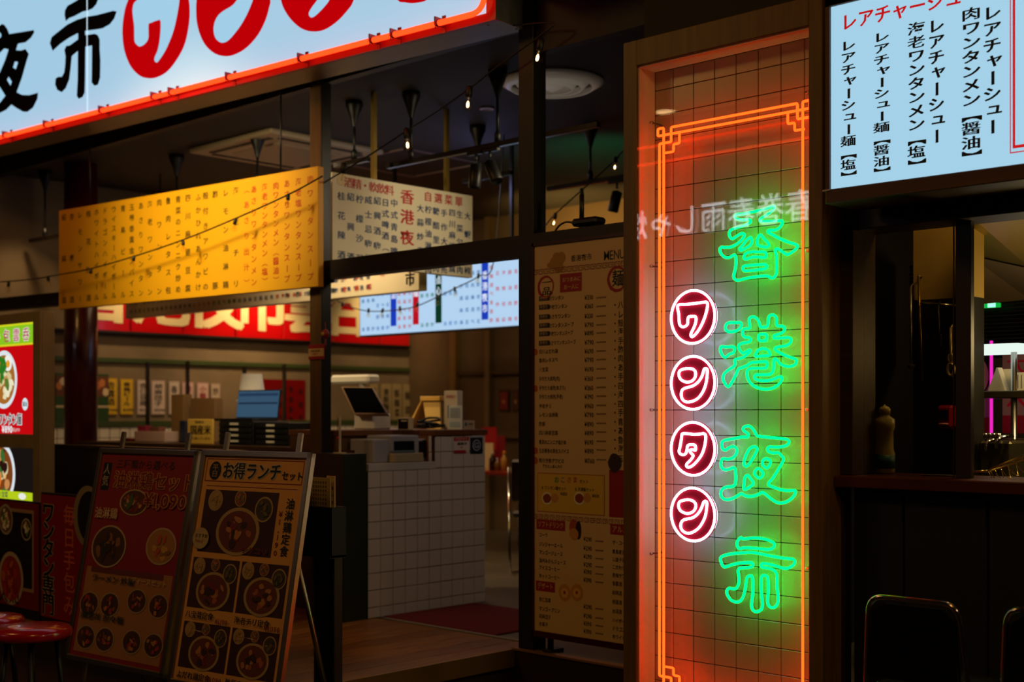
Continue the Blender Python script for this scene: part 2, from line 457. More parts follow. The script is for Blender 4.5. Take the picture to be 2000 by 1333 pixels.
KO = [(840,160),(720,205),(560,240),(420,270),(340,275),(318,300),(345,335),(420,350),(510,345),(535,370),(500,405),(400,440),(290,475),(250,505),(240,550),(260,595),(290,608),(340,575),(400,540),(440,540),(445,575),(400,635),(330,690),(250,722),(180,727),(135,722),(112,755),(125,805),(170,855),(225,868),(270,850),(310,830),(330,860),(330,980),(315,1060),(300,1120),(320,1165),(370,1178),(450,1155),(580,1133),(700,1118),(770,1120),(825,1148),(865,1125),(888,1070),(890,950),(885,830),(870,770),(885,745),(925,755),(980,795),(1030,822),(1080,805),(1150,755),(1175,715),(1150,685),(1050,655),(930,605),(830,550),(768,515),(790,490),(860,490),(920,465),(960,415),(970,375),(940,360),(820,368),(710,370),(670,370),(665,340),(700,315),(770,270),(830,220),(858,180)]
CH = [
 ('香', 1390, 380, [KO, [(530,590),(480,625),(430,690),(385,745),(400,768),(450,745),(520,705),(548,665),(545,610)], [(655,560),(630,610),(628,690),(680,712),(750,722),(785,700),(770,660),(710,600),(680,560)],
   [(470,810),(560,785),(640,790),(710,785),(745,810),(740,860),(690,865),(600,855),(530,868),(470,890),(440,865)], [(440,985),(560,970),(720,960),(755,980),(740,1015),(620,1035),(460,1050),(430,1025)]]),
 ('港', 1390, 600, [[(210,230),(250,215),(330,215),(390,215),(408,245),(390,290),(330,330),(240,340),(195,315),(190,265)], [(130,545),(200,550),(290,545),(315,570),(300,625),(240,650),(190,690),(150,665),(120,600)],
   [(515,170),(530,145),(575,135),(625,165),(650,215),(665,265),(710,278),(760,265),(775,210),(780,145),(805,115),(845,110),(880,135),(890,180),(885,230),(905,260),(960,262),(1000,285),(990,330),(930,370),(870,385),(850,410),(870,432),(950,425),(1040,420),(1085,435),(1080,490),(1020,530),(930,545),(875,560),(870,585),(930,625),(1020,670),(1120,705),(1160,730),(1150,780),(1100,810),(1030,815),(950,785),(900,735),(870,710),(850,730),(850,830),(835,890),(790,925),(700,928),(610,930),(588,955),(605,990),(680,1010),(790,1008),(880,975),(940,955),(965,975),(945,1030),(880,1090),(790,1125),(700,1125),(600,1095),(525,1035),(490,960),(485,890),(520,845),(620,840),(720,840),(755,820),(760,770),(735,750),(640,755),(540,765),(490,800),(420,830),(370,850),(340,910),(290,1010),(240,1085),(210,1085),(165,1020),(155,960),(185,900),(250,850),(310,810),(325,770),(315,725),(370,710),(440,685),(500,640),(530,605),(520,590),(470,615),(430,635),(400,610),(370,560),(375,520),(430,495),(510,480),(535,455),(515,420),(460,415),(425,380),(425,330),(450,300),(510,295),(525,265),(515,210)],
   [(665,375),(745,375),(755,420),(740,460),(670,465),(645,440),(645,395)], [(600,650),(640,590),(700,570),(760,585),(795,630),(790,665),(700,670),(610,680)]]),
 ('夜', 1390, 815, [[(500,125),(545,145),(590,200),(620,255),(680,268),(840,285),(1000,300),(1050,320),(1060,355),(1010,395),(900,415),(800,410),(765,435),(780,475),(850,495),(910,490),(950,525),(985,570),(960,640),(900,740),(830,850),(785,900),(785,935),(850,965),(960,1000),(1060,1010),(1130,1005),(1150,1030),(1120,1090),(1050,1150),(960,1180),(880,1165),(800,1110),(740,1060),(690,1035),(620,1070),(540,1090),(460,1080),(405,1052),(330,1095),(250,1130),(180,1130),(135,1095),(125,1040),(150,985),(210,960),(290,950),(325,910),(330,800),(320,710),(290,695),(230,720),(170,720),(130,680),(130,610),(155,570),(220,580),(290,560),(340,500),(345,440),(300,405),(240,420),(190,455),(150,435),(135,370),(165,325),(280,300),(420,275),(490,275),(500,235),(470,210),(435,180),(440,140)],
   [(560,410),(610,415),(620,460),(570,560),(510,650),(470,675),(440,640),(465,540),(510,450)], [(750,570),(805,600),(795,660),(755,700),(700,660),(700,600)], [(640,705),(700,760),(700,800),(655,840),(600,800),(590,750)], [(490,800),(530,840),(570,900),(550,940),(470,990),(440,985),(445,900),(455,830)]]),
 ('市', 1390, 1030, [[(405,145),(440,165),(560,150),(700,160),(810,195),(860,235),(840,285),(780,310),(680,300),(560,290),(440,285),(385,300),(350,260),(350,205),(380,160)],
   [(120,430),(150,400),(260,370),(420,355),(560,350),(700,375),(850,405),(1000,430),(1110,440),(1140,475),(1110,530),(1030,568),(960,560),(850,525),(750,505),(690,505),(675,530),(700,555),(800,570),(870,610),(895,680),(895,820),(910,950),(905,1040),(870,1095),(820,1105),(780,1075),(765,1010),(775,900),(775,760),(760,680),(720,665),(685,680),(680,780),(685,950),(695,1060),(680,1130),(610,1165),(560,1130),(545,1060),(560,950),(565,820),(560,700),(540,668),(490,685),(475,740),(460,850),(430,960),(390,1015),(340,1030),(270,1005),(220,940),(205,880),(240,840),(310,850),(350,825),(375,750),(370,660),(360,600),(390,565),(480,560),(550,545),(565,510),(540,490),(450,490),(330,505),(240,530),(180,550),(150,530),(125,470)]])]
for nm, ox, oy, lps in CH:
    o = neon('neon_character', nb, [trace(l, ox, oy, 7.0158) for l in lps], TR, GREEN, 3)
    o['label'] = 'green neon tube character '+nm
SH = [(1352.9, 619.5, 550, 'ワ', [[(400,462),(350,485),(345,540),(365,640),(375,780),(390,870),(440,912),(500,900),(545,850),(550,760),(570,710),(640,700),(700,705),(715,760),(700,850),(660,950),(615,1040),(615,1100),(650,1105),(720,1040),(800,920),(870,770),(920,620),(945,480),(930,420),(870,418),(700,440),(530,460)]]),
 (1352.9, 748.3, 680, 'ン', [[(440,430),(540,412),(650,425),(700,480),(700,570),(650,650),(560,685),(470,670),(400,620),(370,540),(385,465)], [(905,410),(940,440),(935,560),(915,700),(870,840),(790,970),(690,1050),(560,1085),(470,1060),(425,990),(420,900),(450,830),(530,795),(640,765),(740,700),(810,610),(850,520),(875,430)]]),
 (1352.9, 877.3, 810, 'タ', [[(450,385),(560,388),(680,400),(800,392),(870,385),(905,420),(905,520),(880,660),(830,800),(740,930),(650,1020),(570,1060),(525,1040),(530,990),(600,920),(650,850),(650,810),(600,760),(595,715),(640,705),(700,720),(705,660),(690,615),(620,605),(550,620),(535,690),(510,780),(460,810),(400,790),(375,740),(395,640),(420,500),(430,410)]]),
 (1352.9, 1005.6, 940, 'ン', [[(440,395),(540,375),(640,395),(700,450),(705,530),(660,610),(570,650),(480,640),(400,590),(362,500),(385,420)], [(900,405),(930,430),(925,550),(900,700),(840,840),(760,950),(660,1020),(560,1050),(470,1020),(415,950),(410,860),(450,790),(540,760),(640,740),(740,670),(810,570),(850,470),(870,420)]])]
for cx, cy, oy, nm, lps in SH:
    X, Z = nf.l(cx, cy, TV)
    q = MB(); q.lathe([(.1145, TV+.0055), (.1145, TV+.009)], (X, 0, Z), mat('9c0018', .8, spec=.1), 48, 'y', smooth=False)
    d = q.build('sign_disc', nb); d['label'] = 'red round disc carrying the neon '+nm
    q = MB(); q.tube([(X+.1085*cos(2*pi*k/56), TV, Z+.1085*sin(2*pi*k/56)) for k in range(56)], TR*.9, WHITE, True, 8)
    for lp in lps: q.tube([(p[0], TV-.001, p[1]) for p in spline(trace(lp, 1290, oy, 10.25), 3)], TR*.95, WHITE, True, 8)
    q.build('neon_tube', d)['label'] = 'white neon ring and letter '+nm
    q = MB(); q.tube([(X+.104*cos(2*pi*k/40), TV+.018, Z+.104*sin(2*pi*k/40)) for k in range(40)], .005, emit((4.5, 5.6, 10), 1.0), True, 6)  # glowing ring added behind the disc to throw a halo on the tiles
    q.build('added_halo_ring', d)['label'] = 'glow ring added behind the disc for a bluish halo'
# orange fret border
g = .0302; bx0 = nf.l(1288, 400, TV)[0]; bz0 = nf.l(1288, 253, TV)[1]; bx1 = nf.l(1571, 400, TV)[0]+g; bz1 = nf.l(1288, 1349, TV)[1]
W, Hh = (bx1-bx0)/g, (bz0-bz1)/g
def bpt(a, b, y): return (bx0+a*g, y, bz0-b*g)
def strokes(fx, fz, L_):       # one corner, mirrored by fx / fz
    return [bpt(W-a if fx else a, Hh-b if fz else b, y) for a, b, y in L_]
q = MB(); y1, y2 = TV, TV-.011
for fx in (0, 1):
    A_ = []
    q.tube(fillet(strokes(fx, 0, [(0, Hh/2, y1), (0, 2, y1), (2, 2, y1), (2, 0, y1), (W/2, 0, y1)]), .007), TR*.95, ORANGE)
    q.tube(fillet(strokes(fx, 0, [(1, Hh/2, y2), (1, 0, y2), (0, 0, y2), (0, 1, y2), (W/2, 1, y2)]), .007), TR*.95, ORANGE)
    q.tube(fillet(strokes(fx, 0, [(1, 3.4, y1), (2.4, 3.4, y1), (2.4, 2.4, y1), (3.4, 2.4, y1), (3.4, 1, y1)]), .007), TR*.9, ORANGE)
    q.tube(fillet(strokes(fx, 1, [(0, Hh/2, y1), (0, 2, y1), (2, 2, y1), (2, 0, y1), (W/2, 0, y1)]), .007), TR*.95, ORANGE)
    q.tube(fillet(strokes(fx, 1, [(1, Hh/2, y2), (1, 0, y2), (0, 0, y2), (0, 1, y2), (W/2, 1, y2)]), .007), TR*.95, ORANGE)
    q.tube(fillet(strokes(fx, 1, [(1, 3.4, y1), (2.4, 3.4, y1), (2.4, 2.4, y1), (3.4, 2.4, y1), (3.4, 1, y1)]), .007), TR*.9, ORANGE)
q.build('neon_border', nb)['label'] = 'double orange neon border with fretted corners'
q = MB(); q.box(NX(xil), NX(xir), .004, .009, .12, zt+H, glass(gl=1.5)); q.build('front_glass', nb)

# ================================================================== BIG LIT SIGN, TOP LEFT
R = Vector((-4.456, 4.567, 0)); Lp = Vector((-9.13, 4.22, 0)); dr = (R-Lp).normalized(); Lp = Lp-dr*.8
zs = 3.15; SW = (R-Lp).length; yw = yawof(Lp, R)
sg = thing('lit_fascia_sign', 'huge pale blue lit box sign with red neon tube along its lower edge', 'sign', (Lp.x, Lp.y, zs), yw)
fr = Fr((Lp.x, Lp.y, zs), yw)
q = MB(); q.box(0, SW, .03, .235, 0, 1.25, mat('8a7250', .45, .3, noise=.1, scale=20, stretch=(1, 8, 8)))
q.box(SW-.002, SW+.0005, .0, .235, 0.004, 1.25, mat('8a8a88', .35, .7, noise=.1, scale=15))
q.build('casing', sg)
q = MB(); RF = mat('a00408', .45); q.box(0, SW, 0, .03, 0, .042, RF); q.box(SW-.06, SW, 0, .03, .042, 1.25, RF); q.build('red_rim', sg)
q = MB(); q.quad([(0, .02, .042), (SW-.06, .02, .042), (SW-.06, .02, 1.25), (0, .02, 1.25)], litpanel('a0cee9', .93)); q.build('lit_panel', sg)
x171 = fr.l(171, 150, .02)[0]
q = MB(); q.box(x171-.004, x171+.004, .016, .0195, .042, 1.25, emit('d8f0ff', 1.0)); q.build('panel_joint', sg)
ar = Art(fr, .018); BK = '060304'
LAB = iter(('black brush character 市', 'black brush character 夜', 'first red round character', 'second red round character', 'third red round character', 'fourth red round character'))
def flush():
    global ar
    ar.build('lettering', sg, next(LAB)); ar = Art(fr, .018)
def P_(pts, ox, oy, sc): return [(ox+a/sc, oy+b/sc) for a, b in pts]
for pl in ([(880,0),(820,35),(765,65),(735,120),(732,170),(745,240),(785,205),(850,180),(940,130),(1000,118),(1050,95),(1090,50),(1110,0),(1115,-40),(900,-40)],
  [(565,490),(585,420),(640,375),(760,280),(870,225),(980,190),(1100,170),(1280,122),(1322,130),(1295,210),(1245,275),(1160,322),(1080,335),(960,350),(885,375),(780,430),(680,500),(597,578)],
  [(885,360),(965,350),(968,520),(965,880),(960,1050),(935,1100),(890,1120),(870,1085),(880,900),(882,570)],
  [(885,445),(885,575),(815,635),(800,780),(785,900),(745,1000),(700,1045),(650,1020),(625,960),(630,890),(660,870),(700,870),(728,820),(738,730),(742,640),(730,565),(750,520),(790,515)],
  [(960,400),(1075,383),(1110,400),(1130,450),(1130,560),(1138,680),(1135,880),(1110,960),(1070,972),(1038,935),(1040,800),(1042,515),(960,530)],
  [(-60,300),(0,290),(20,272),(50,280),(85,330),(105,385),(385,340),(388,370),(350,430),(290,480),(205,495),(182,568),(240,572),(290,555),(328,612),(300,700),(250,880),(190,1045),(250,1075),(330,1078),(432,1050),(425,1120),(375,1220),(310,1268),(260,1265),(190,1225),(130,1185),(70,1245),(0,1280),(-60,1290)]):
    if pl[0][0] == -60: flush()
    ar.poly(P_(pl, 0, 0, 5.796), BK, 1)
for pl in ([(195,698),(205,710),(180,785),(150,765),(170,700)], [(100,870),(135,925),(120,970),(82,905)], [(-60,660),(50,550),(98,560),(60,680),(0,820),(-60,900)], [(-60,940),(0,985),(62,1085),(0,1165),(-60,1200)], [(-60,360),(-10,360),(14,385),(16,410),(0,432),(-60,450)]):
    ar.mb.poly([ar.L(p) for p in P_(pl, 0, 0, 5.796)], ar.yy(2), emit(CUT, .96))
SR = emit('bc0006', 1.0)
flush()
def big(o, c, ox, sc):
    ar.poly(P_(o, ox, 0, sc), SR, 1)
    ar.mb.poly([ar.L(p) for p in P_(c, ox, 0, sc)], ar.yy(2), emit(CUT, .96)); flush()
def sm(p): return [(a.x, a.y) for a in spline(p, 3)]
big(sm([(190,0),(150,120),(125,280),(120,420),(140,600),(190,750),(250,850),(340,930),(440,957),(540,945),(660,880),(770,750),(870,570),(920,380),(942,200),(940,60),(932,0),(920,-150),(800,-360),(560,-450),(320,-320)]),
    sm([(300,0),(262,40),(245,120),(250,200),(265,320),(268,490),(290,540),(330,568),(380,550),(425,500),(440,440),(440,300),(470,280),(560,245),(585,255),(588,350),(575,500),(550,620),(515,700),(515,745),(535,763),(560,750),(640,630),(700,500),(750,360),(790,180),(818,0),(818,-150),(500,-200),(340,-80)]), 220, 6.25)
big(sm([(1025,0),(1020,150),(1030,280),(1070,430),(1140,560),(1250,655),(1390,688),(1520,655),(1650,570),(1780,420),(1870,240),(1915,80),(1927,0),(1900,-250),(1700,-450),(1300,-450),(1070,-220)]),
    sm([(1520,0),(1460,70),(1360,130),(1290,190),(1245,280),(1235,380),(1260,470),(1320,520),(1380,515),(1450,460),(1560,320),(1640,180),(1700,40),(1715,-20),(1715,-150),(1600,-100)]), 220, 6.25)
big(sm([(35,0),(70,90),(130,170),(200,225),(280,247),(370,235),(460,180),(540,100),(605,0),(630,-200),(400,-450),(100,-400),(20,-150)]),
    sm([(320,0),(290,40),(258,90),(255,120),(275,138),(310,120),(370,60),(415,0),(430,-60),(350,-60)]), 540, 4)
ar.poly(sm(P_([(945,0),(1000,18),(1060,25),(1120,18),(1175,0),(1250,-80),(1250,-300),(1000,-400),(850,-150)], 540, 0, 4)), SR, 1)
flush()
# neon tube
NR = emit((4.2, .13, .02), 1.0)
ty = -.05; tz = .034
q = MB(); xe = fr.l(946, 0, ty)[0]
q.tube(fillet([(0, ty, tz), (xe, ty, tz), (xe, ty, 1.2)], .09, 8), .0145, NR, False, 10); q.build('neon_tube', sg)['label'] = 'thick red neon tube'
q = MB(); q2 = MB(); RB = mat('8a0a08', .4)
clip = MB(); clip.box(-.004, .004, -.074, 0, -.012, .03, RB); clip.box(-.012, .012, -.006, 0, -.04, .05, RB); clip.tube([(0, ty-.019, -.03), (0, ty-.019, .012)], .003, RB)
clip.lathe([(.0165, -.008), (.0165, .008)], (0, ty, 0), RB, 10, 'y', M=Matrix.Rotation(pi/2, 4, 'Z'))
cm = None
for px, py in ((10, 263), (90, 243), (198, 215), (300, 187), (334, 177), (446, 147), (587, 108), (727, 70), (768, 60), (855, 37)):
    x = fr.l(px, py, ty)[0]
    if cm is None: cm = clip.build('tube_clip', sg, (x, 0, tz))
    else: part('tube_clip', cm, sg, (x, 0, tz))
# screws at the right end
sc_ = MB(); sc_.lathe([(.0001, -.004), (.006, -.003), (.006, 0)], (0, 0, 0), M_STEEL, 8, 'z')
for (dx, dy) in ((-.09, .05), (-.02, .19)): sc_.build('screw', sg, (SW+dx, dy, -.001))

# ================================================================== LIT MENU SIGN, TOP RIGHT
RVv = 4.15; a = onv(1612, 800, RVv); b = Vector((-.9, RVv, 0))
zsb = 1.2+438*4.643/2520-.052
sg = thing('lit_menu_sign', 'pale blue lit menu sign with black vertical noodle names and red heading', 'sign', (a.x, RVv, zsb))
fr = Fr((a.x, RVv, zsb)); Wd = b.x-a.x
q = MB(); SWd = mat('4a2a12', .5, noise=.2, scale=5, stretch=(.6, 9, 9))
q.box(0, Wd, 0, .22, 0, .052, SWd, .003); q.box(0, .016, 0, .22, .052, 1.0, SWd); q.box(0, Wd, 0, .22, .71, .76, SWd); q.box(0, Wd, .02, .22, .052, .71, mat('1a120a', .6))
q.box(-.01, .02, -.004, .01, .046, .052, M_ALU); q.build('casing', sg)
xL = fr.l(1619, 200, .012)[0]; zTop = fr.l(1619, 15, .012)[1]
q = MB(); q.quad([(xL, .012, .052), (Wd, .012, .052), (Wd, .012, zTop), (xL, .012, zTop)], emit('a6d3ea', .98)); q.build('lit_panel', sg)
q = MB(); q.box(0, Wd, 0, .22, zTop, zTop+.09, SWd, .003); q.build('top_rail', sg)
ar = Art(fr, .0105)
INK = '080a14'
def vcol(ar, t, px, y0, y1, wpx, col, L=2, bold=.03, px2=None):
    A_ = ar.fr.l(px, y0, ar.y); B_ = ar.fr.l(px2 or px, y1, ar.y); w_ = abs(ar.fr.l(px+wpx, y0, ar.y)[0]-A_[0])
    n = len(t); p = (A_[1]-B_[1])/n
    for i, c in enumerate(t):
        if c == ' ': continue
        f = (i+.5)/n; x = A_[0]+(B_[0]-A_[0])*f; h = min(p*.96, w_*1.25)
        if c in ROT: h = p*1.0
        sx = .12*w_ if c in 'ャュョッァ' else 0
        ar.ch(c, x+sx, A_[1]-p*(i+.5)+(.12*p if c in 'ャュョッ' else 0), w_, h, col, L, bold, rot=c in ROT)
for t, px, y0, y1, wp in (('レアチャーシュー麺【塩】', 1657, 78, 358, 31), ('レアチャーシュー麺【醤油】', 1722, 62, 349, 33), ('海老ワンタンメン【塩】', 1790, 43, 338, 36), ('レアチャーシュー', 1829, 36, 282, 34),
                        ('肉ワンタンメン【醤油】', 1897, 14, 322, 40), ('レアチャーシュー', 1938, 10, 264, 38)):
    vcol(ar, t, px, y0, y1, wp, INK, 2, .03); ar.build('lettering', sg, 'black vertical text column '+t); ar = Art(fr, .0105)
A_ = ar.L((1643, 47)); w_ = ar.L((1675, 40))[0]-A_[0]
x = A_[0]
ar.row('レアチャーシュー', A_[0], A_[1], w_, w_*1.0, emit('c01010', 1.0), 2, .022, 0)
ar.build('lettering', sg, 'red heading'); ar = Art(fr, .0105)
for k, (d0, d1) in enumerate(((1972.5, 1974.5), (1978, 1983))):
    za = fr.l(1975, 300-k*9, .0105)[1]; xa, xb = fr.l(d0, 200, .0105)[0], fr.l(d1, 200, .0105)[0]
    ar.rect(xa, za, xb, .71, emit('c81818', 1.0), 1); ar.rect(xa, za, Wd, za+(xb-xa)*1.2, emit('c81818', 1.0), 1)
ar.build('border_line', sg, 'double red border lines')

# ================================================================== RIGHT: KITCHEN WINDOW
WV = 4.45
jl = max(onv(1641, 800, WV).x, xr+.004)
zsill = .965; zhead = onv(1700, 432, WV).z
WN = mat('2c1408', .5, noise=.2, scale=5, stretch=(.6, 9, 9))
q = MB(); q.box(-3.44, -3.36, 4.87, 9.5, -.15, 3.2, mat('1c1008', .7)); q.box(-3.44, jl-.115, 4.45, 4.52, -.15, 3.3, mat('1c1008', .7)); q.box(jl-.115, jl, WV, WV+.06, -.15, 3.3, mat('1c1008', .7)); q.box(jl, .2, WV, WV+.15, zhead, 3.6, mat('1a0c06', .6)); struct(q.build('wall_right'))
q = MB(); q.box(jl-.002, jl+.05, WV-.02, WV+.16, zsill, zhead, WN, .003); q.box(jl, .2, WV-.02, WV+.16, zhead-.03, zhead+.05, WN, .003); struct(q.build('trim_9'))
q = MB(); q.box(jl+.001, .2, WV-.07, WV+.30, zsill-.045, zsill, mat('4a1e0e', .3, noise=.2, scale=4, stretch=(.5, 8, 8)), .004)
q.box(jl-.11, jl+.0, WV+.07, WV+.30, zsill-.045, zsill, mat('4a1e0e', .3, noise=.2, scale=4, stretch=(.5, 8, 8)), .004)
tag(q.build('window_ledge'), 'dark red-brown wooden ledge under the kitchen window', 'ledge')
kp = thing('counter_front', 'black panelled kitchen counter front below the ledge behind the chairs', 'counter', (jl+.03, WV, -.15))
q = MB(); q.box(0, 2.4, .03, .28, 0, 1.07, mat('060504', .5)); q.build('carcass', kp)
xs = [0.012, onv(1750, 1000, WV).x-jl, onv(1913, 1000, WV).x-jl]; xs.append(xs[2]+.47); xs.append(xs[3]+.47)
for k in range(4):
    q = MB(); q.box(xs[k]+.004, xs[k+1]-.004, 0, .03, .09, 1.06, mat('0c0a08', .55, noise=.1, scale=10), .003); q.build('panel', kp)
q = MB(); q.box(0, 2.4, .02, .03, 0, .085, mat('050505', .4)); q.build('kick_board', kp)
# sliding glass: stile, tinted pane
wn = thing('sliding_window', 'smoky sliding glass pane with dark wide stile in the kitchen window', 'window', (jl, WV+.05, zsill))
a0 = onv(1676, 800, WV+.05).x-jl; a1 = onv(1866, 800, WV+.05).x-jl; a2 = onv(1896, 800, WV+.05).x-jl; hh = zhead-zsill-.03
q = MB(); q.box(a0, a1, .012, .017, .0, hh, glass((.55, .50, .42), .6)); q.build('pane', wn)
q = MB(); q.box(a1, a2, 0, .03, 0, hh, mat('2a1a0a', .4), .002); q.build('stile', wn)
q = MB(); q.box(a0-.012, a0, 0, .025, 0, hh, mat('7a5a3a', .25, .9), .001); q.box(a1-.008, a1-.003, -.004, 0, 0, hh, mat('6a5030', .25, .9)); q.build('edge_bar', wn)
# kitchen shell behind
q = MB(); q.box(-3.35, .6, 7.6, 7.7, -.15, 3.2, mat('3a3020', .6)); q.box(-3.35, .6, 4.8, 7.6, 2.75, 2.85, mat('8a7038', .35, .4)); struct(q.build('wall_kitchen'))
# dark side wall with hanging tools (seen through the pane)
tw = onv(1690, 800, 5.25).x; tb = onv(1862, 800, 5.25).x
q = MB(); q.box(jl-.11, tb+.09, 5.25, 5.35, -.15, 1.69, mat('12100a', .5)); q.box(jl-.11, tb+.09, 5.25, 5.35, 1.69, 2.75, mat('a88a44', .45, noise=.1, scale=3)); struct(q.build('wall_partition'))
q = MB(); A = onv(1798, 592, 5.2); B = onv(1864, 597, 5.2)
q.tube([A, B], .005, M_CHROME)
q.tube([(A.x, 5.25, A.z), A], .004, M_CHROME); q.tube([(B.x, 5.25, B.z), B], .004, M_CHROME)
tag(q.build('tool_rail'), 'thin steel rail on the dark kitchen partition holding hanging tools', 'rail')
def hang_tool(name, label, cat, px, ptop, pbot, kind, m, pw=9):
    T = onv(px, ptop, 5.19); Bt = onv(px, pbot, 5.19); r = onv(px+pw, pbot, 5.19).x-T.x
    o = thing(name, label, cat, (T.x, 5.19, Bt.z)); h = T.z-Bt.z
    q = MB(); q.tube([(0, 0, h), (0, 0, r*1.6)], .006, m); q.tube([(0, .0, h), (0, .015, h+.012), (0, .02, h)], .003, m); q.build('handle', o)
    q = MB()
    if kind == 'ladle': q.lathe([(.001, -r*.9), (r*.6, -r*.7), (r*.95, -r*.1), (r, .0), (r*.93, .0), (r*.5, -r*.6)], (0, 0, r), m, 16)
    elif kind == 'ring':
        q.tube([(r*.8*cos(t), 0, r*1.5+r*1.4*sin(t)) for t in [2*pi*k/20 for k in range(20)]], .007, m, True)
        q.tube([(r*.6*cos(t), 0, r*4.2+r*.9*sin(t)) for t in [2*pi*k/16 for k in range(16)]], .006, m, True)
    else: q.box(-r*.8, r*.8, -.004, .004, 0, r*3, m, .004)
    q.build('bowl' if kind == 'ladle' else ('blade' if kind != 'ring' else 'loop'), o)
hang_tool('ladle', 'steel ladle hanging left of the tall rod on the partition', 'ladle', 1779, 560, 722, 'ladle', mat('8a8068', .35, .8), 8)
hang_tool('spatula', 'dark spatula hanging from middle of the tool rail', 'spatula', 1833, 595, 678, 'flat', mat('141210', .4), 8)
hang_tool('strainer_spoon', 'pale wire-loop strainer hanging from right end of the tool rail', 'strainer', 1857, 640, 735, 'ring', mat('c8b078', .35, .5), 8)
q = MB(); A = onv(1794, 540, 5.22); B = onv(1801, 745, 5.22); q.tube([A, B], .006, mat('9a8050', .3, .9)); q.tube([A, (A.x, 5.25, A.z)], .004, M_STEEL); tag(q.build('hanging_rod'), 'thin tall brass-coloured rod hanging on the kitchen partition', 'rod')
q = MB(); A = onv(1850, 815, 5.22); rr_ = .045
q.box(-.035, .035, -.03, .03, -.05, .05, mat('a00c18', .35), .012); q.box(-.02, .02, -.034, -.03, -.01, .03, mat('200406', .3)); q.tube([(-.02, -.035, -.03), (.02, -.035, -.03)], .004, mat('ffb0c0', .3))
tag(q.build('kitchen_timer', None, (A.x, A.y, A.z)), 'small red kitchen timer stuck on the dark partition', 'timer')
# items on the ledge behind the glass
def bottle(px, base_py, top_py, v, m, mc, ml, name, label, cat, px_w):
    Bp = onv(px, base_py, v); r = (onv(px+px_w, base_py, v).x-onv(px-px_w, base_py, v).x)/2*.95
    o = thing(name, label, cat, (Bp.x, v, zsill)); h = onv(px, top_py, v).z-zsill
    q = MB(); q.lathe([(r*.9, 0), (r, .01), (r, h*.30), (r*.86, h*.36), (r*.84, h*.62), (r, h*.68), (r*.98, h*.80), (r*.5, h*.85), (r*.5, h*.88)], (0, 0, 0), m, 20); q.build('body', o)
    q = MB(); q.lathe([(r*.55, h*.87), (r*.56, h*.95), (r*.4, h*.98), (r*.12, h), (.002, h*1.02)], (0, 0, 0), mc, 16); q.build('cap', o)
    if ml: q = MB(); q.lathe([(r*1.02, h*.08), (r*1.02, h*.28)], (0, 0, 0), ml, 20); q.build('label_band', o)
    return o
bottle(1728, 920, 793, 4.64, mat('b8a860', .3), mat('c8b468', .35), mat('0c5a50', .5), 'sauce_bottle', 'cream squeeze bottle with teal band on the kitchen ledge', 'bottle', 19)
bottle(1667, 915, 835, 4.62, mat('6a5a30', .3), mat('a03020', .4), None, 'spice_bottle', 'small brown bottle with red cap at left end of the ledge', 'bottle', 8)
# tray
q = MB(); A = onv(1812, 921, 4.66); B = onv(1880, 925, 4.66)
q.box(A.x, B.x, 4.60, 4.72, zsill, zsill+.006, M_CHROME, .002); tag(q.build('steel_tray'), 'flat bright steel tray lying on the ledge behind the glass', 'tray')
# lit shelf rack at the back
RV2 = 5.55
rk = onv(1897, 700, RV2); rb = onv(1996, 700, RV2)
rack = thing('pass_shelf', 'steel kitchen shelf with glowing white light along its top', 'shelf', (rk.x-.12, RV2, .0))
X0 = .12; X1 = onv(1988, 680, RV2).x-rk.x+.12; zt1 = onv(1940, 672, RV2).z; zt0 = onv(1940, 689, RV2).z; zs1 = onv(1940, 764, RV2).z; zs0 = onv(1940, 778, RV2).z; zl = onv(1940, 858, RV2).z
q = MB(); q.box(X0-.1, X1, 0, .25, zt0, zt1, emit('dff0e6', 1.1)); q.build('light_box', rack)
for x in (X0+.01, X1-.045):
    q = MB(); q.tube([(x+.02, .02, 0), (x+.02, .02, zt0)], .013, M_STEEL, seg=12); q.build('upright', rack)
for x in (X0-.08, X1-.045):
    q = MB(); q.tube([(x+.02, .23, 0), (x+.02, .23, zt0)], .013, M_STEEL, seg=12); q.build('upright', rack)
q = MB(); q.box(X0-.1, X1+.25, -.01, .26, zs0, zs1, mat('6a5a40', .3, .8), .003); q.build('shelf_board', rack)
q = MB(); q.box(X0-.1, X1+.05, .0, .26, zl-.02, zl, mat('5a5244', .35, .8), .003); q.build('shelf_board', rack)
# cards on shelf
q = MB()
A = onv(1931, 763, RV2+.08); q.poly([(-.005, 0), (.035, .105), (.04, .105), (.075, 0)], 0, mat('d8c4a0', .6), .05)
tag(q.build('folded_card', None, (A.x, A.y, zs1)), 'cream folded tent card standing on the pass shelf', 'card')
q = MB(); A = onv(1948, 763, RV2+.16); q.box(0, .075, 0, .006, 0, .10, mat('c8b490', .6)); q.box(.005, .07, .006, .03, 0, .008, mat('c8b490', .6)); tag(q.build('paper_card', None, (A.x, A.y, zs1)), 'plain pale card upright right of the tent card', 'card')
q = MB(); A = onv(1982, 763, RV2+.06); q.box(0, .09, 0, .06, 0, .08, mat('d0c8b8', .6), .002)
for k in range(5): q.box(.012+.016*k, .016+.016*k, -.001, 0, .01, .07, mat('6a6458', .6))
tag(q.build('ribbed_box', None, (A.x, A.y, zs1)), 'white ribbed box at right end of the pass shelf', 'box')
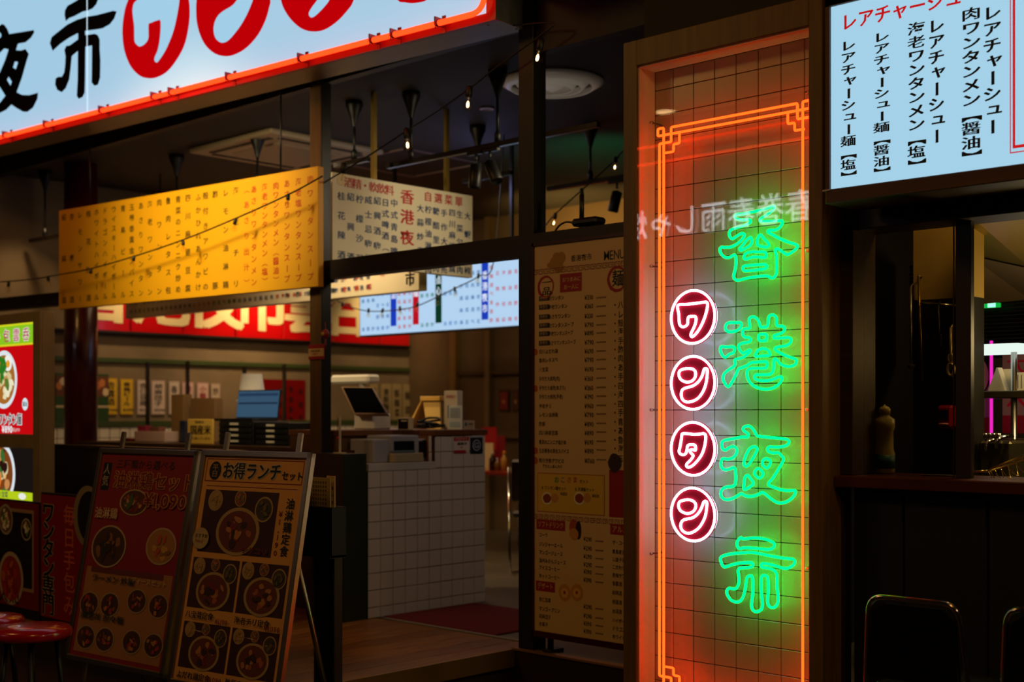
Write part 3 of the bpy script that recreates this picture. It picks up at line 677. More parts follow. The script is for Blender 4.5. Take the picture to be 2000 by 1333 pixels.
# faucets on the rear tank
tk = thing('boiler_tank', 'dull steel boiler tank below the shelf with row of small taps', 'appliance', (onv(1912, 880, 5.3).x, 5.3, .5))
q = MB(); wq = onv(1975, 880, 5.3).x-onv(1912, 880, 5.3).x; q.box(0, wq, 0, .2, 0, onv(1940, 862, 5.3).z-.5, mat('5a5038', .35, .7), .01); q.build('body', tk)
for k, px in enumerate((1922, 1930, 1938, 1946)):
    A = onv(px, 852, 5.26); q = MB(); lx = A.x-tk.location.x; lz = A.z-.5
    q.lathe([(.012, -.012), (.014, 0), (.012, .012)], (lx, -.02, lz), M_CHROME, 12); q.tube([(lx, .0, lz-.02), (lx, -.02, lz-.02), (lx, -.02, lz)], .005, M_CHROME); q.build('knob', tk)
for px, py in ((1925, 873), (1945, 868)):
    A = onv(px, py, 5.22); lx = A.x-tk.location.x; lz = A.z-.5; q = MB()
    q.tube(spline([(lx+.02, .04, lz+.03), (lx+.015, -.02, lz+.03), (lx-.005, -.05, lz+.015), (lx-.01, -.055, lz-.02)], 4, False), .008, M_CHROME); q.build('spout', tk)
# strainer basket leaning on ledge
bk = thing('noodle_strainer', 'wire strainer lying on the ledge at the right window opening', 'strainer', (onv(1962, 928, 4.62).x, 4.62, zsill+.014))
q = MB(); cx_, cz_ = .05, .055; wm = mat('c8a850', .25, 1)
ring = [(cx_+.11*cos(t), .05*sin(t), cz_+.045*cos(t)) for t in [2*pi*k/24 for k in range(24)]]
q.tube(ring, .0035, wm, True)
q.tube([(cx_-.11, 0, cz_-.045), (cx_-.18, 0, .006)], .004, wm); q.build('rim', bk)
q = MB()
for k in range(12):
    t = 2*pi*k/24; p = Vector(ring[k]); r_ = Vector(ring[(24-k) % 24]); mid = (p+r_)/2+Vector((.03, 0, -.045))
    q.tube(spline([p, p.lerp(mid, .7)-Vector((0, 0, .01)), mid, r_.lerp(mid, .7)-Vector((0, 0, .01)), r_], 3, False), .0014, wm, seg=5)
q.build('wire_mesh', bk)['kind'] = 'stuff'
# shutter, emergency sign strip, posters behind the rack
q = MB(); ks = mat('0c0c10', .3, .5)
A = onv(1880, 690, 6.6); 
for k in range(26): q.box(A.x-.3, A.x+1.6, 6.6-.006*(k % 2), 6.62, 1.49+.02*k, 1.507+.02*k, ks, .004)
o = q.build('roller_shutter'); tag(o, 'black slatted roller shutter above the lit kitchen shelf', 'shutter', kind='stuff')
q = MB(); A = onv(1897, 603, 6.5); B = onv(1950, 597, 6.5)
ex = thing('green_light_bar', 'thin green glowing light bar under the kitchen hood', 'light', (A.x-.25, 6.5, A.z))
q.box(0, B.x-A.x+.25, 0, .03, 0, .022, emit((.005, .42, .05), 1.0)); q.build('bar', ex)
q = MB(); q.box(B.x-A.x+.25-.055, B.x-A.x+.235, -.003, .0, .0, .022, emit((.3, 1, .6), 1.6)); q.build('bright_segment', ex)
# kitchen hood: slanted steel
q = MB(); hv = 5.4
p = [onv(1895, 422, 5.0), onv(2010, 405, 5.0), onv(2010, 522, 5.9), onv(1895, 497, 5.9)]
q.quad([tuple(x) for x in p], mat('9a8038', .35, .5, noise=.08, scale=2)); q.quad([(x.x, x.y+.02, x.z+.02) for x in p], mat('9a8038', .35, .5))
p2 = [onv(1895, 500, 5.9), onv(2010, 525, 5.9), onv(2010, 585, 6.4), onv(1895, 597, 6.4)]
q.quad([tuple(x) for x in p2], mat('8a7048', .45, noise=.1, scale=2)); q.quad([(x.x, x.y+.02, x.z+.02) for x in p2], mat('8a7048', .45))
tag(q.build('extractor_hood'), 'yellowish steel extractor hood over the kitchen', 'hood')
pp = thing('portrait_poster', 'pinkish poster of a dark-haired face behind the pass shelf', 'poster', (onv(1880, 760, 6.3).x, 6.3, 1.05))
fr = Fr(pp.location); ar = Art(fr, 0)
ww = onv(1937, 760, 6.3).x-pp.location.x
q = MB(); q.box(0, ww, 0, .01, 0, .48, mat('a86a84', .6)); q.build('sheet', pp)
X, Z = fr.l(1912, 727, 0)
ar.ell(X-.01, Z+.01, .075, .13, '14080a', 1); ar.ell(X, Z-.02, .05, .085, 'c8a08c', 2); ar.rect(0, 0, ww, .13, '8a0c18', 1)
ar.ell(X-.018, Z-.005, .009, .004, '14080a', 3); ar.ell(X+.02, Z-.005, .009, .004, '14080a', 3); ar.ell(X+.002, Z-.058, .018, .006, 'a02030', 3); ar.ell(X+.004, Z-.03, .006, .008, 'b08878', 3)
ar.build('print', pp)
q = MB(); A = onv(1937, 760, 6.27); q.box(A.x-.006, A.x+.006, 6.26, 6.27, 1.05, 1.56, emit((.9, .02, .55), 1.0)); tag(q.build('pink_light_strip'), 'thin vertical pink glowing strip right of the portrait poster', 'light')
pr = thing('red_character_poster', 'pale poster with big red characters behind the pass shelf', 'poster', (onv(1958, 760, 6.4).x, 6.4, 1.1))
q = MB(); q.box(0, .5, 0, .01, 0, .44, mat('a08078', .6)); q.build('sheet', pr)
ar = Art(Fr(pr.location), 0); ar.col('大人', .07, .42, .10, .1, 'c81020', 2, .02); ar.col('食堂', .19, .42, .10, .1, 'c81020', 2, .02); ar.rect(0, 0, .5, .09, 'a01018', 1); ar.build('lettering', pr)

# ================================================================== CHAIRS, front right
def chair(label, pxl, pxr, ptop, v):
    T = onv((pxl+pxr)/2, ptop, v); w_ = onv(pxr, ptop, v).x-onv(pxl, ptop, v).x; h = T.z+.15
    o = thing('steel_frame_chair', label, 'chair', (T.x, v, -.15), 0, 'chairs at the kitchen counter')
    cm_ = mat('c8a890', .14, 1)
    q = MB(); r = .009; W_ = w_/2; bw = W_+.028
    q.tube(fillet([(-bw-.02, -.03, .0), (-bw, 0, .42), (-W_, -.03, h), (W_, -.03, h), (bw, 0, .42), (bw+.02, -.03, .0)], .055, 6), r, cm_, seg=10); q.build('back_frame', o)
    for s_ in (-1, 1):
        q = MB(); q.tube(fillet([(s_*bw, .0, .43), (s_*bw, .34, .43), (s_*(bw+.01), .36, 0)], .04, 4), r, cm_, seg=10); q.build('leg', o)
    q = MB(); q.box(-bw+.02, bw-.02, 0, .36, .435, .475, mat('0a0808', .35, coat=.3), .015); q.build('seat', o)
    q = MB(); bwv = W_-.012
    q.poly([(-bwv-.015, .50), (-bwv, h-.05), (-bwv+.04, h-.02), (bwv-.04, h-.02), (bwv, h-.05), (bwv+.015, .50)], -.035, mat('080606', .28, coat=.4), .022); q.build('backrest', o)
    return o
chair('chrome-framed chair with black back, left of the two in front of the kitchen window', 1704, 1877, 1171, 3.86)
chair('chrome-framed chair with black back, right of the two at the photo edge', 1972, 2150, 1195, 3.90)

# ================================================================== MENU BOARD right of the doorway
MV = 4.765
A = Vector((-4.392, MV, 0)); zb_ = onv(1040, 1229, MV).z; zt_ = onv(1037, 490, MV).z; BW = 1.02
mbrd = thing('menu_board', 'tall cream menu board with dark red frame, price list and MENU heading', 'menu board', (A.x, MV, zb_-.035))
fr = Fr((A.x, MV, zb_-.035)); HB = zt_-zb_+.07
q = MB(); fm = mat('3a0806', .4)
for x0_, x1_, z0_, z1_ in ((0, .012, 0, HB), (BW-.012, BW, 0, HB), (0, BW, 0, .03), (0, BW, HB-.016, HB)): q.box(x0_, x1_, -.004, .03, z0_, z1_, fm)
q.build('frame', mbrd)
q = MB(); q.box(.01, BW-.01, .004, .028, .015, HB-.01, mat('d8b486', .5, coat=.3)); q.build('sheet', mbrd)
for x in (.08, .94):
    q = MB(); q.box(x-.012, x+.012, .03, .06, -.0, HB*.6, M_BLACK); q.box(x-.03, x+.03, .018, .12, -(zb_-.035), -(zb_-.035)+.02, M_BLACK, .004); q.box(x-.012, x+.012, .04, .06, -(zb_-.035)+.02, .02, M_BLACK); q.build('stand_leg', mbrd)
ar = Art(fr, .004); K = '120a06'; RD = '9a1410'
def mrow(t, px, py, hpx, col=K, bold=.008, L=2, wf=1.0):
    x, z = ar.L((px, py)); h = ar.L((px, py-hpx))[1]-z; ar.row(t, x, z, h*wf, h, col, L, bold)
x, z = ar.L((1087, 513))
for dx, dz, rx, rz in ((0, 0, .045, .035), (.03, .02, .03, .03), (-.035, -.01, .03, .015), (.02, -.03, .03, .02), (0, .03, .025, .02)): ar.ell(x+dx, z+dz, rx, rz, 'a87a20', 1)
mrow('香港夜市', 1115, 506, 13.5, K, .012, 2, 1.0); mrow('MENU', 1180, 500, 26, K, .002, 2, .78)
for k in range(26):                                    # key pattern band
    for (py, LL) in ((531, 1),):
        x, z = ar.L((1042, 538)); x += k*.0375
        if x > BW-.05: break
        s_ = .0125
        for a_, b_, c_, d_ in ((0, 1.8, 2.6, 2.1), (0, 0, .25, 2.1), (0, 0, 1.9, .28), (1.65, 0, 1.9, 1.35), (.8, 1.1, 1.9, 1.35), (2.35, 0, 2.6, 2.1)):
            ar.rect(x+a_*s_, z+b_*s_, x+c_*s_, z+d_*s_, '7a2c1c', 1)
def badge(px, py, r, t, bold=.015):
    x, z = ar.L((px, py)); ar.ell(x, z, r, r*1.05, RD, 1, jit=.06); ar.ell(x+.005, z, r*.78, r*.82, 'd8b486', 2, jit=.05)
    n_ = len(t)
    ar.col(t, x+.008, z+r*.8, z-r*.8, r*1.2, K, 3, .02)
badge(1066, 561, .055, '一品'); badge(1205, 545, .06, '麺')
x, z = ar.L((1115, 552)); ar.rect(x-.07, z-.045, x+.07, z+.045, RD, 1); ar.row('おつまみに', x-.055, z+.015, .024, .026, 'd8b486', 2); ar.row('お一人に', x-.045, z-.022, .024, .026, 'd8b486', 2)
items = [('肉ワンタン', 330), ('海老ワンタン', 360), ('あさりワンタン', 330), ('肉ワンタンスープ', 790), ('海老ワンタンスープ', 890), ('あさりワンタンスープ', 790), ('四川よだれ鶏', 690), ('魯肉レタス包', 790), ('八宝菜', 690), ('手作り大焼売(肉)', 360), ('手作り大焼売(あさり)', 360), ('手作り大焼売(海老)', 390), ('海老チリ', 960), ('レモン油淋鶏', 790), ('酢豚', 890), ('四川麻婆豆腐', 890), ('青菜のニンニク塩炒め', 690), ('五目春巻の黄金スパイス', 890), ('殻付き鮑アワビの', 1760)]
ys = [584, 601, 620, 637, 653, 671, 688, 705, 723, 741, 759, 776, 794, 811, 829, 846, 864, 881, 900]
for k, ((t, pr_), y) in enumerate(zip(items, ys)):
    x0_ = 1053
    if k < 6: 
        xx, zz = ar.L((1053, y)); ar.rect(xx, zz-.012, xx+.07, zz+.012, K, 1); ar.row('手作り', xx+.006, zz, .018, .02, 'd8b486', 2, 0); x0_ = 1071
    if k in (6, 10, 17, 18): xx, zz = ar.L((1046, y)); ar.ell(xx, zz, .016, .018, 'b8501c', 1, 10, .2)
    mrow(t, x0_, y, 9.6, K, .012, 2, .86 if len(t) < 9 else .74)
    mrow('¥'+str(pr_), 1142, y-2+k*.15, 13, K, .006, 2, .80)
    xx, zz = ar.L((1165, y-2)); ar.rect(xx, zz-.004, xx+.06, zz+.003, '8a6a4a', 1)
    xx, zz = ar.L((1196, y-4)); 
    if k > 0: ar.row('・'+items[(k*5+3) % 19][0], xx, zz, .034, .038, K, 2, .012); 
mrow('アカヒレあんかけ', 1060, 911, 8, K, .01, 2, .8)
x0_, z1_ = ar.L((1051, 925)); x1_, _ = ar.L((1180, 925)); _, z0_ = ar.L((1051, 998))
ar.rect(x0_-.004, z0_-.004, x1_+.004, z1_+.004, 'a85a1c', 1); ar.rect(x0_, z0_, x1_, z1_, 'd8b040', 2)
for t, px, c_ in (('お', 1083, '2a8a3a'), ('こ', 1095, '2a6ab0'), ('さ', 1107, 'c05a1a'), ('ま', 1119, 'b02020')): mrow(t, px, 938, 13, c_, .02, 3)
mrow('セット', 1132, 941, 8, K, .01, 3); mrow('A ワンタン麺セット', 1058, 953, 8, K, .01, 3, .9); mrow('B 天津飯セット', 1124, 956, 8, K, .01, 3, .9)
mrow('¥830', 1095, 965, 9, K, .01, 3, .9); mrow('¥830', 1157, 969, 9, K, .01, 3, .9)
for px in (1069, 1132):
    x, z = ar.L((px, 974)); ar.ell(x, z, .035, .032, 'e8e0c8', 3); ar.ell(x, z, .027, .023, '8a3a18', 4, jit=.1); ar.ell(x+.05, z+.005, .025, .022, 'c88a4a', 3, jit=.1)
ar.rect(ar.L((1190, 0))[0], ar.L((1190, 1010))[1], BW-.03, ar.L((1190, 918))[1], '9a1414', 1)
x, z = ar.L((1201, 905)); ar.ell(x, z, .04, .045, '3a2410', 2, jit=.1)
for k in range(24):
    x, z = ar.L((1042, 1013)); x += k*.0375; s_ = .011
    if x > BW-.05: break
    for a_, b_, c_, d_ in ((0, 1.8, 2.6, 2.1), (0, 0, .25, 2.1), (0, 0, 1.9, .28), (1.65, 0, 1.9, 1.35), (.8, 1.1, 1.9, 1.35), (2.35, 0, 2.6, 2.1)): ar.rect(x+a_*s_, z+b_*s_, x+c_*s_, z+d_*s_, '7a2c1c', 1)
def head(px, py, t, wpx):
    x, z = ar.L((px, py)); x2 = ar.L((px+wpx, py))[0]; ar.rect(x, z-.025, x2, z+.025, RD, 1); ar.row(t, x+.01, z, (x2-x-.02)/max(1, len(t)), .035, 'd8b486', 2, .008)
head(1048, 1024, 'ソフトドリンク', 56); head(1192, 1034, 'アルコール', 60); head(1047, 1144, 'デザート', 37)
for t, y in (('コーラ', 1045), ('ジンジャーエール', 1063), ('マンゴージュース', 1079), ('温州みかんジュース', 1095), ('アイスコーヒー', 1109), ('ホットコーヒー', 1125), ('杏仁豆腐', 1171), ('マンゴープリン', 1189), ('胡麻団子', 1204), ('氷菓子', 1219)):
    mrow(t, 1053, y, 9.5, K, .012, 2, .82)
    yp = y+8+(6 if y > 1150 else 0); mrow('¥290' if y < 1100 or 1160 < y < 1195 else '¥390', 1140, yp, 12, K, .006, 2, .8); xx, zz = ar.L((1163, yp+4)); ar.rect(xx, zz-.004, xx+.05, zz+.003, '8a6a4a', 1)
for t, y in (('ザ・コーラ', 1060), ('青島麦酒', 1078), ('山査子酒', 1093), ('こだわり', 1108), ('男梅サワー', 1124), ('香露酒', 1140), ('紹興酒', 1158), ('鹹蛋酒', 1176), ('台湾酒', 1194), ('ハイボール', 1212), ('ドラゴン', 1228), ('ホワイト', 1244)): mrow(t, 1196, y, 9.5, K, .012, 2, .85)
x, z = ar.L((1124, 1036)); ar.ell(x-.012, z+.012, .028, .04, 'b04a20', 1); ar.ell(x+.02, z, .018, .045, '2a1008', 2); ar.ell(x-.01, z-.02, .03, .028, 'c88a38', 2)
for px in (1103, 1127): x, z = ar.L((px, 1158)); ar.ell(x, z, .04, .042, 'c88a38', 1, jit=.06); ar.ell(x, z-.002, .024, .024, 'e0b060', 2); ar.ell(x, z, .008, .008, 'a02a10', 3)
lo = ar.build('lettering', mbrd, 'black price list, red headings and small dish pictures'); lo['kind'] = 'stuff'

# ================================================================== YELLOW HANGING SIGN
A = Vector((-8.72, 4.46, 0)); B = Vector((-6.04, 4.70, 0))
zb_ = (onz(115, 601, 1.95).z); yw = yawof(A, B)
Lw = (B-A).length
ZB, ZT = 1.945, 2.652
ys_ = thing('yellow_hanging_sign', 'long amber-yellow hanging menu sign crossed by the string of bulbs', 'sign', (A.x, A.y, ZB), yw)
fr = Fr((A.x, A.y, ZB), yw); SH_ = ZT-ZB
q = MB(); q.box(0, Lw, 0, .045, 0, SH_, mat('f2b010', .45), .002); q.build('board', ys_)
for x in (.35, Lw-.35):
    q = MB(); q.tube([(x, .022, SH_), (x, .022, 3.149-ZB)], .006, M_BLACK); q.build('hanger', ys_)
YC = [('肉ワンタンスープ',1808,100),('海老塩ワンタンスープ',1725,118),('あさりワンタンスープ',1645,130),('肉ワンタンメン（醤油）',1568,145),('海老ワンタンメン（塩）',1490,155),('あさりワンタンメン',1415,170),('（あさり出汁）',1363,170),
 ('海老チリ',1290,180),('レモン油淋鶏',1218,195),('酢豚',1145,205),('殻付きアワビの',1078,215),('ふかひれあんかけ',1027,225),('四川麻婆豆腐',955,230),('青菜のニンニク炒め',887,240),('魯肉レタス包',818,250),('肉ワンタン',755,262),('海老ワンタン',690,275),('あさりワンタン',627,285),
 ('玉蜀黍黄金スパイス',563,295),('青島ビール',502,305),('ウイスキーハイボール',438,310),('ドラゴンハイボール',377,320),('ホワイトハイボール',318,330),('桂花陳酒',262,340),('レモンサワー',202,350),('杏露酒',145,360),('紹興酒',90,365)]
ar = Art(fr, 0)
def spread(ar, t, x, z0, z1, s_, col, bold=.01, rw=1.0):
    n = len(t)
    for i, c in enumerate(t):
        z = z0-(z0-z1)*(i/(n-1) if n > 1 else .5)
        ar.ch(c, x, z, s_*rw, s_, col, 2, bold, rot=c in ROT)
for k, (t, cx, cy) in enumerate(YC):
    px = 100+cx/3.571; py = 320+cy/3.571
    x, z = ar.L((px, py+3)); zbot = .055+(0.0)
    spread(ar, t, x, z, .06, .049, 'c83a04' if k < 7 else '3a2c0c', .008, 1.15)
ar.build('lettering', ys_, 'red and dark vertical menu columns')['kind'] = 'stuff'

# ================================================================== DRINK BOARD (faces right, runs into the shop)
DU = -6.2; A = onu(649, 560, DU); B = onu(923, 543, DU); zb_ = B.z; zt_ = onu(923, 383, DU).z
db = thing('drink_menu_board', 'cream hanging board with blue drink names and red Hong Kong night market characters', 'sign', (DU, A.y, zb_), pi/2)
fr = Fr((DU, A.y, zb_), pi/2); DW = B.y-A.y; DH = zt_-zb_
q = MB(); q.box(0, DW, 0, .05, 0, DH, mat('e6dcbc', .5), .002); q.build('board', db)
for x in (.35, .98):
    q = MB(); q.box(x-.014, x+.014, .01, .038, DH, CEIL-zb_, mat('8a7030', .4, .6)); q.build('hanger', db)
ar = Art(fr, 0); BL = '123a70'; RR = 'b81814'
def dcol(t, cx, cys, s_, c, bold=.02, ar=None):
    for ch_, cy in zip(t, cys):
        x, z = ar.L((600+cx/3.332, 300+cy/3.332)); ar.ch(ch_, x, z, s_*1.2, s_, c, 2, bold, rot=ch_ in ROT)
for i, ch_ in enumerate('酒精・軟飲料'): x, z = ar.L((600+(270+i*53)/3.332, 300+(192+i*10)/3.332)); ar.ch(ch_, x, z, .078, .068, RR, 2, .025)
dcol('香港夜', 650, (287, 418, 552), .10, RR, .03, ar)
for i, ch_ in enumerate('自選菜單'): x, z = ar.L((600+(785+i*67)/3.332, 300+(283+i*11)/3.332)); ar.ch(ch_, x, z, .075, .068, RR, 2, .025)
for t, cx, c0, st in (('桂花陳酒', 222, 280, 127), ('紹興酒', 282, 285, 195), ('柠檬沙瓦', 340, 300, 128), ('威士忌嗨棒', 397, 305, 95), ('紹興酒嗨棒', 455, 310, 98), ('日式啤酒（小）', 508, 322, 72), ('中式青島啤酒', 565, 325, 78),
                      ('大蒜炒青菜', 735, 360, 92), ('柠檬油淋鶏肉', 787, 368, 78), ('糖醋里脊肉', 838, 378, 93), ('手作大焼売', 890, 390, 92), ('四川麻婆豆腐', 943, 388, 73), ('生菜包鶏肉', 992, 400, 90), ('大蝦辣椒', 1042, 410, 118)):
    dcol(t, cx, [c0+st*i for i in range(len(t))], .052, BL, .02, ar)
ar.build('lettering', db, 'blue vertical drink names and red headings')['kind'] = 'stuff'

# ================================================================== LONG CREAM BOARD inside, parallel to the shop front
CV = 5.8; A = onv(245, 629, CV); B = onv(818, 566, CV); zb_ = (onv(830, 566, CV).z+onv(605, 588, CV).z)/2
lb = thing('long_cream_board', 'long low cream hanging board behind the yellow sign, ending in black character', 'sign', (A.x, CV, zb_))
fr = Fr((A.x, CV, zb_)); LW = B.x-A.x; LH = .36
q = MB(); q.box(0, LW, 0, .07, 0, LH, mat('e2d4ae', .5), .002); q.box(LW, LW+.004, 0, .07, 0, LH, mat('8a7a50', .4)); q.build('board', lb)
for x in (.5, LW-.5):
    q = MB(); q.tube([(x, .035, LH), (x, .035, CEIL-zb_)], .006, M_BLACK); q.build('hanger', lb)
ar = Art(fr, 0); pal = ['2c3c6a', '2c3c6a', 'b84a30', '3a5a30', '2c3c6a', '2c3c6a', 'b84a30']
word = '肉海老油淋酢豚麻婆豆腐青菜炒包紹興酒桂花陳焼売'
for k in range(46):
    x = .1+k*(LW-.55)/46; c = '2c2c34' if k < 14 else ('b84a30' if 14 <= k < 18 or 30 <= k < 35 else ('2e5a2a' if 18 <= k < 24 else '2c3c6a'))
    for j, z in enumerate((.055, .125, .195, .265)):
        if j == 0 or (k*7+j*3) % 4 != 1: ar.ch(word[(k*3+j) % len(word)], x, z, .042, .036, c, 2, .02)
for k in range(9):
    x = LW-1.45+k*.135; c = '2c3c3c' if k < 5 else 'b83a24'
    for j, z in enumerate((.055, .14, .225)): 
        if (k+j) % 5 != 3: ar.ch(word[(k*5+j*2) % len(word)], x, z, .05, .044, c, 3, .02)
ar.ch('市', LW-.085, .078, .10, .10, '0a0a0a', 3, .03)
ar.build('lettering', lb, 'small coloured menu characters')['kind'] = 'stuff'

# ================================================================== PALE BLUE LIT MENU SCREEN
SV = 7.0; A = onv(702, 656, SV); B = Vector((-6.3, SV, 0)); zb_ = onv(702, 656, SV).z
ls = thing('lit_menu_screen', 'bright pale blue lit menu panel with blue, red and green bars', 'sign', (A.x, SV, zb_))
fr = Fr((A.x, SV, zb_)); LW = B.x-A.x; LH = .58
q = MB(); q.box(0, LW, .002, .09, -.012, LH+.012, mat('2a2018', .5)); 
for x in (.4, LW-.4): q.box(x-.012, x+.012, .03, .055, LH, CEIL-zb_, M_BLACK)
q.build('casing', ls)
q = MB(); q.quad([(.008, 0, 0), (LW-.008, 0, 0), (LW-.008, 0, LH), (.008, 0, LH)], emit('b4d4f2', .98)); q.build('lit_face', ls)
ar = Art(fr, -.001, em=1.0)
for cx, c, t in ((562, '1a3ab8', '餐酒'), (707, 'b81020', '飯麺'), (855, '0a3420', '点心'), (1157, '1a3ab8', '香港夜市')):
    x, zz = ar.L((600+cx/3.332, 0)); w_ = .036
    ar.rect(x-w_, .06, x+w_, LH-.03 if cx > 900 else LH-.05, c, 1)
    ar.col(t, x, LH-.14, LH-.14-.085*len(t), .06, 'e8f2ff', 2, .02)
for cx0, cx1, n_, c in ((365, 430, 3, '2a5a9a'), (460, 525, 3, '3a64b0'), (600, 668, 3, 'c04050'), (748, 815, 3, '2a7a60'), (898, 968, 3, '4a86c0'), (1004, 1115, 4, '3a6aa8'), (1200, 1360, 5, 'c05060')):
    for i in range(n_):
        x = ar.L((600+(cx0+(cx1-cx0)*i/(n_-1))/3.332, 0))[0]
        m_ = (3, 6, 8, 3, 3, 6, 5)[(365, 460, 600, 748, 898, 1004, 1200).index(cx0)]
        if cx0 == 1200 and i == 0: m_ = 8
        for j in range(m_):
            z = .05+(LH-.11)*j/(m_-1)
            ar.ch(word[(i*5+j*3+n_) % len(word)], x, z, .040, .036, c, 2, .015)
ar.build('lettering', ls, 'rows of tiny coloured menu characters')['kind'] = 'stuff'

# ================================================================== LEFT WALL: red fascia with cream characters, menu strips, racks
FZ0 = 1.94; FZ1 = 2.52; FV0 = 4.6
fs = thing('red_fascia', 'glossy red wall fascia with huge cream characters along the left wall', 'sign', (LU, FV0, FZ0), pi/2)
pv = [onu(px, 650, LU+.05).y for px in (160, 255, 358, 460, 553, 651)]
chars = '香港夜市雲呑'
ends = pv+[pv[-1]+(pv[-1]-pv[-2])]
cxs = [195, 318, 420, 512, 605, 678]
fr = Fr((LU+.05, 0, FZ0), pi/2)
for k in range(len(ends)-1):
    y0_, y1_ = ends[k]-FV0, ends[k+1]-FV0
    q = MB(); q.box(y0_+.006, y1_-.006, -.05, 0, 0, FZ1-FZ0, mat('c80a0e', .22, coat=.3), .003); q.build('panel', fs)
    ar = Art(Fr((LU, FV0, FZ0), pi/2), -.0505)
    x = onu(cxs[k], 640, LU+.05).y-FV0
    for j_, (dx, dz) in enumerate(((0, 0), (.018, .01), (-.018, -.01), (.018, -.012), (-.018, .012))): ar.ch(chars[k], x+dx, .335+dz, .66, .60, 'f4e2ac', 1+j_, .012)
    ar.build('character', fs, 'cream character '+chars[k])
y0_ = ends[-1]-FV0
while y0_ < 9.45-FV0:
    y1_ = min(y0_+.9, 9.47-FV0); q = MB(); q.box(y0_+.006, y1_-.006, -.05, 0, 0, FZ1-FZ0, mat('c80a0e', .22, coat=.3), .003); q.build('panel', fs); y0_ = y1_
q = MB(); q.box(0, 9.48-FV0, -.06, 0, -.02, 0, mat('1a1008', .5)); q.build('lower_rail', fs)
# fascia on the back wall, right
fb = thing('back_wall_fascia', 'dark red fascia with cream characters high on the back wall', 'sign', (-8.6, 9.5, 1.92))
q = MB(); q.box(0, 5.5, -.05, 0, 0, .5, mat('8a0a0c', .3), .003); q.box(0, 5.5, -.3, 0, -.03, 0, mat('8a4a28', .5)); q.build('panel', fb)
ar = Art(Fr((-8.6, 9.5, 1.92)), -.0505)
for i, ch_ in enumerate('小籠包専門'): ar.ch(ch_, 1.35+i*.5, .26, .44, .44, 'd8c080', 2, .02)
ar.build('lettering', fb, 'cream characters')
# menu strips
EN = ['first', 'second', 'third', 'fourth', 'fifth', 'sixth', 'seventh', 'eighth', 'ninth', 'tenth', 'eleventh', 'twelfth']
strips = [(187, 196, 'd8a810', 'エビ春巻'), (204, 229, 'd8a810', '杏露酒'), (235, 260, 'd8a810', '青島ビール'), (268, 290, 'c8b0a4', '杏仁豆腐'), (296, 322, 'c8b0a4', '胡麻団子'), (330, 350, 'b8a49c', '春巻'), (356, 378, 'b89490', '焼餃子'), (385, 407, 'b89490', '小籠包'), (412, 430, 'a89080', '炒飯')]
txts = iter(strips)
for k, (xa, xb, c, t) in enumerate(strips):
    a = onu(xa, 760, LU+.01).y; b = onu(xb, 760, LU+.01).y
    o = thing('menu_strip', ('yellow' if k < 3 else 'pinkish') + ' vertical menu strip on the left wall, %s from the left end of the row' % EN[k], 'menu strip', (LU+.008, a, 1.19), pi/2, 'paper menu strips on the left wall')
    zt_ = .33-.004*k
    q = MB(); q.box(0, b-a, -.003, 0, 0, zt_, mat(c, .6)); q.build('sheet', o)
    ar = Art(Fr((LU+.008, a, 1.19), pi/2), -.003); w_ = b-a
    ic = '2a1c08' if k != 6 and k != 7 else '8a1a20'
    ar.rect(w_*.08, .012, w_*.92, zt_-.012, {'d8a810': 'e4bc30', 'c8b0a4': 'd8c4b8', 'b8a49c': 'c8b8ac', 'b89490': 'c8aaa4', 'a89080': 'b8a494'}[c], 1)
    ar.col(t, w_/2, zt_-.03, .075, w_*.62, ic, 2, .025)
    ar.row('¥'+str(390+k*50), w_*.2, .04, w_*.36, .035, ic, 2, .02)
    ar.build('lettering', o)
# red poster with gold reflections right of the lamp
def wallposter(name, label, xa, xb, z0, z1, c, t, ic, u=LU+.01):
    a = onu(xa, 760, u).y; b = onu(xb, 760, u).y
    o = thing(name, label, 'poster', (u, a, z0), pi/2); q = MB(); q.box(0, b-a, -.004, 0, 0, z1-z0, mat(c, .15, coat=.6)); q.build('sheet', o)
    ar = Art(Fr((u, a, z0), pi/2), -.004); n_ = max(1, len(t)); w_ = (b-a)/n_
    for i, s_ in enumerate(t): ar.col(s_, w_*(i+.5), (z1-z0)*.9, (z1-z0)*.12, min(w_*.5, .07), ic, 2, .015)
    ar.build('lettering', o); return o
wallposter('red_menu_poster', 'large glossy red menu poster on the left wall behind the counter lamp', 500, 596, 1.02, 1.54, '7a0c0a', ['紹興酒', '梅酒', '桂花酒', '青島麦酒', '烏龍茶'], '3a0806')
for k, (xa, xb) in enumerate(((722, 738), (744, 764), (766, 784), (787, 805), (808, 820))):
    a = onu(xa, 760, LU+.01).y; b = onu(xb, 760, LU+.01).y
    o = thing('dim_menu_strip', 'dim tan menu strip far along the left wall, %s right of the terminal' % EN[k], 'menu strip', (LU+.008, a, 1.05), pi/2, 'dim menu strips behind the payment terminal')
    q = MB(); q.box(0, b-a, -.003, 0, 0, .47, mat('a89468', .6)); q.build('sheet', o)
    ar = Art(Fr((LU+.008, a, 1.05), pi/2), -.003); ar.col('定食飯麺'[k % 4:]+'菜', (b-a)/2, .42, .1, (b-a)*.6, '2c2410', 2, .02); ar.build('lettering', o)
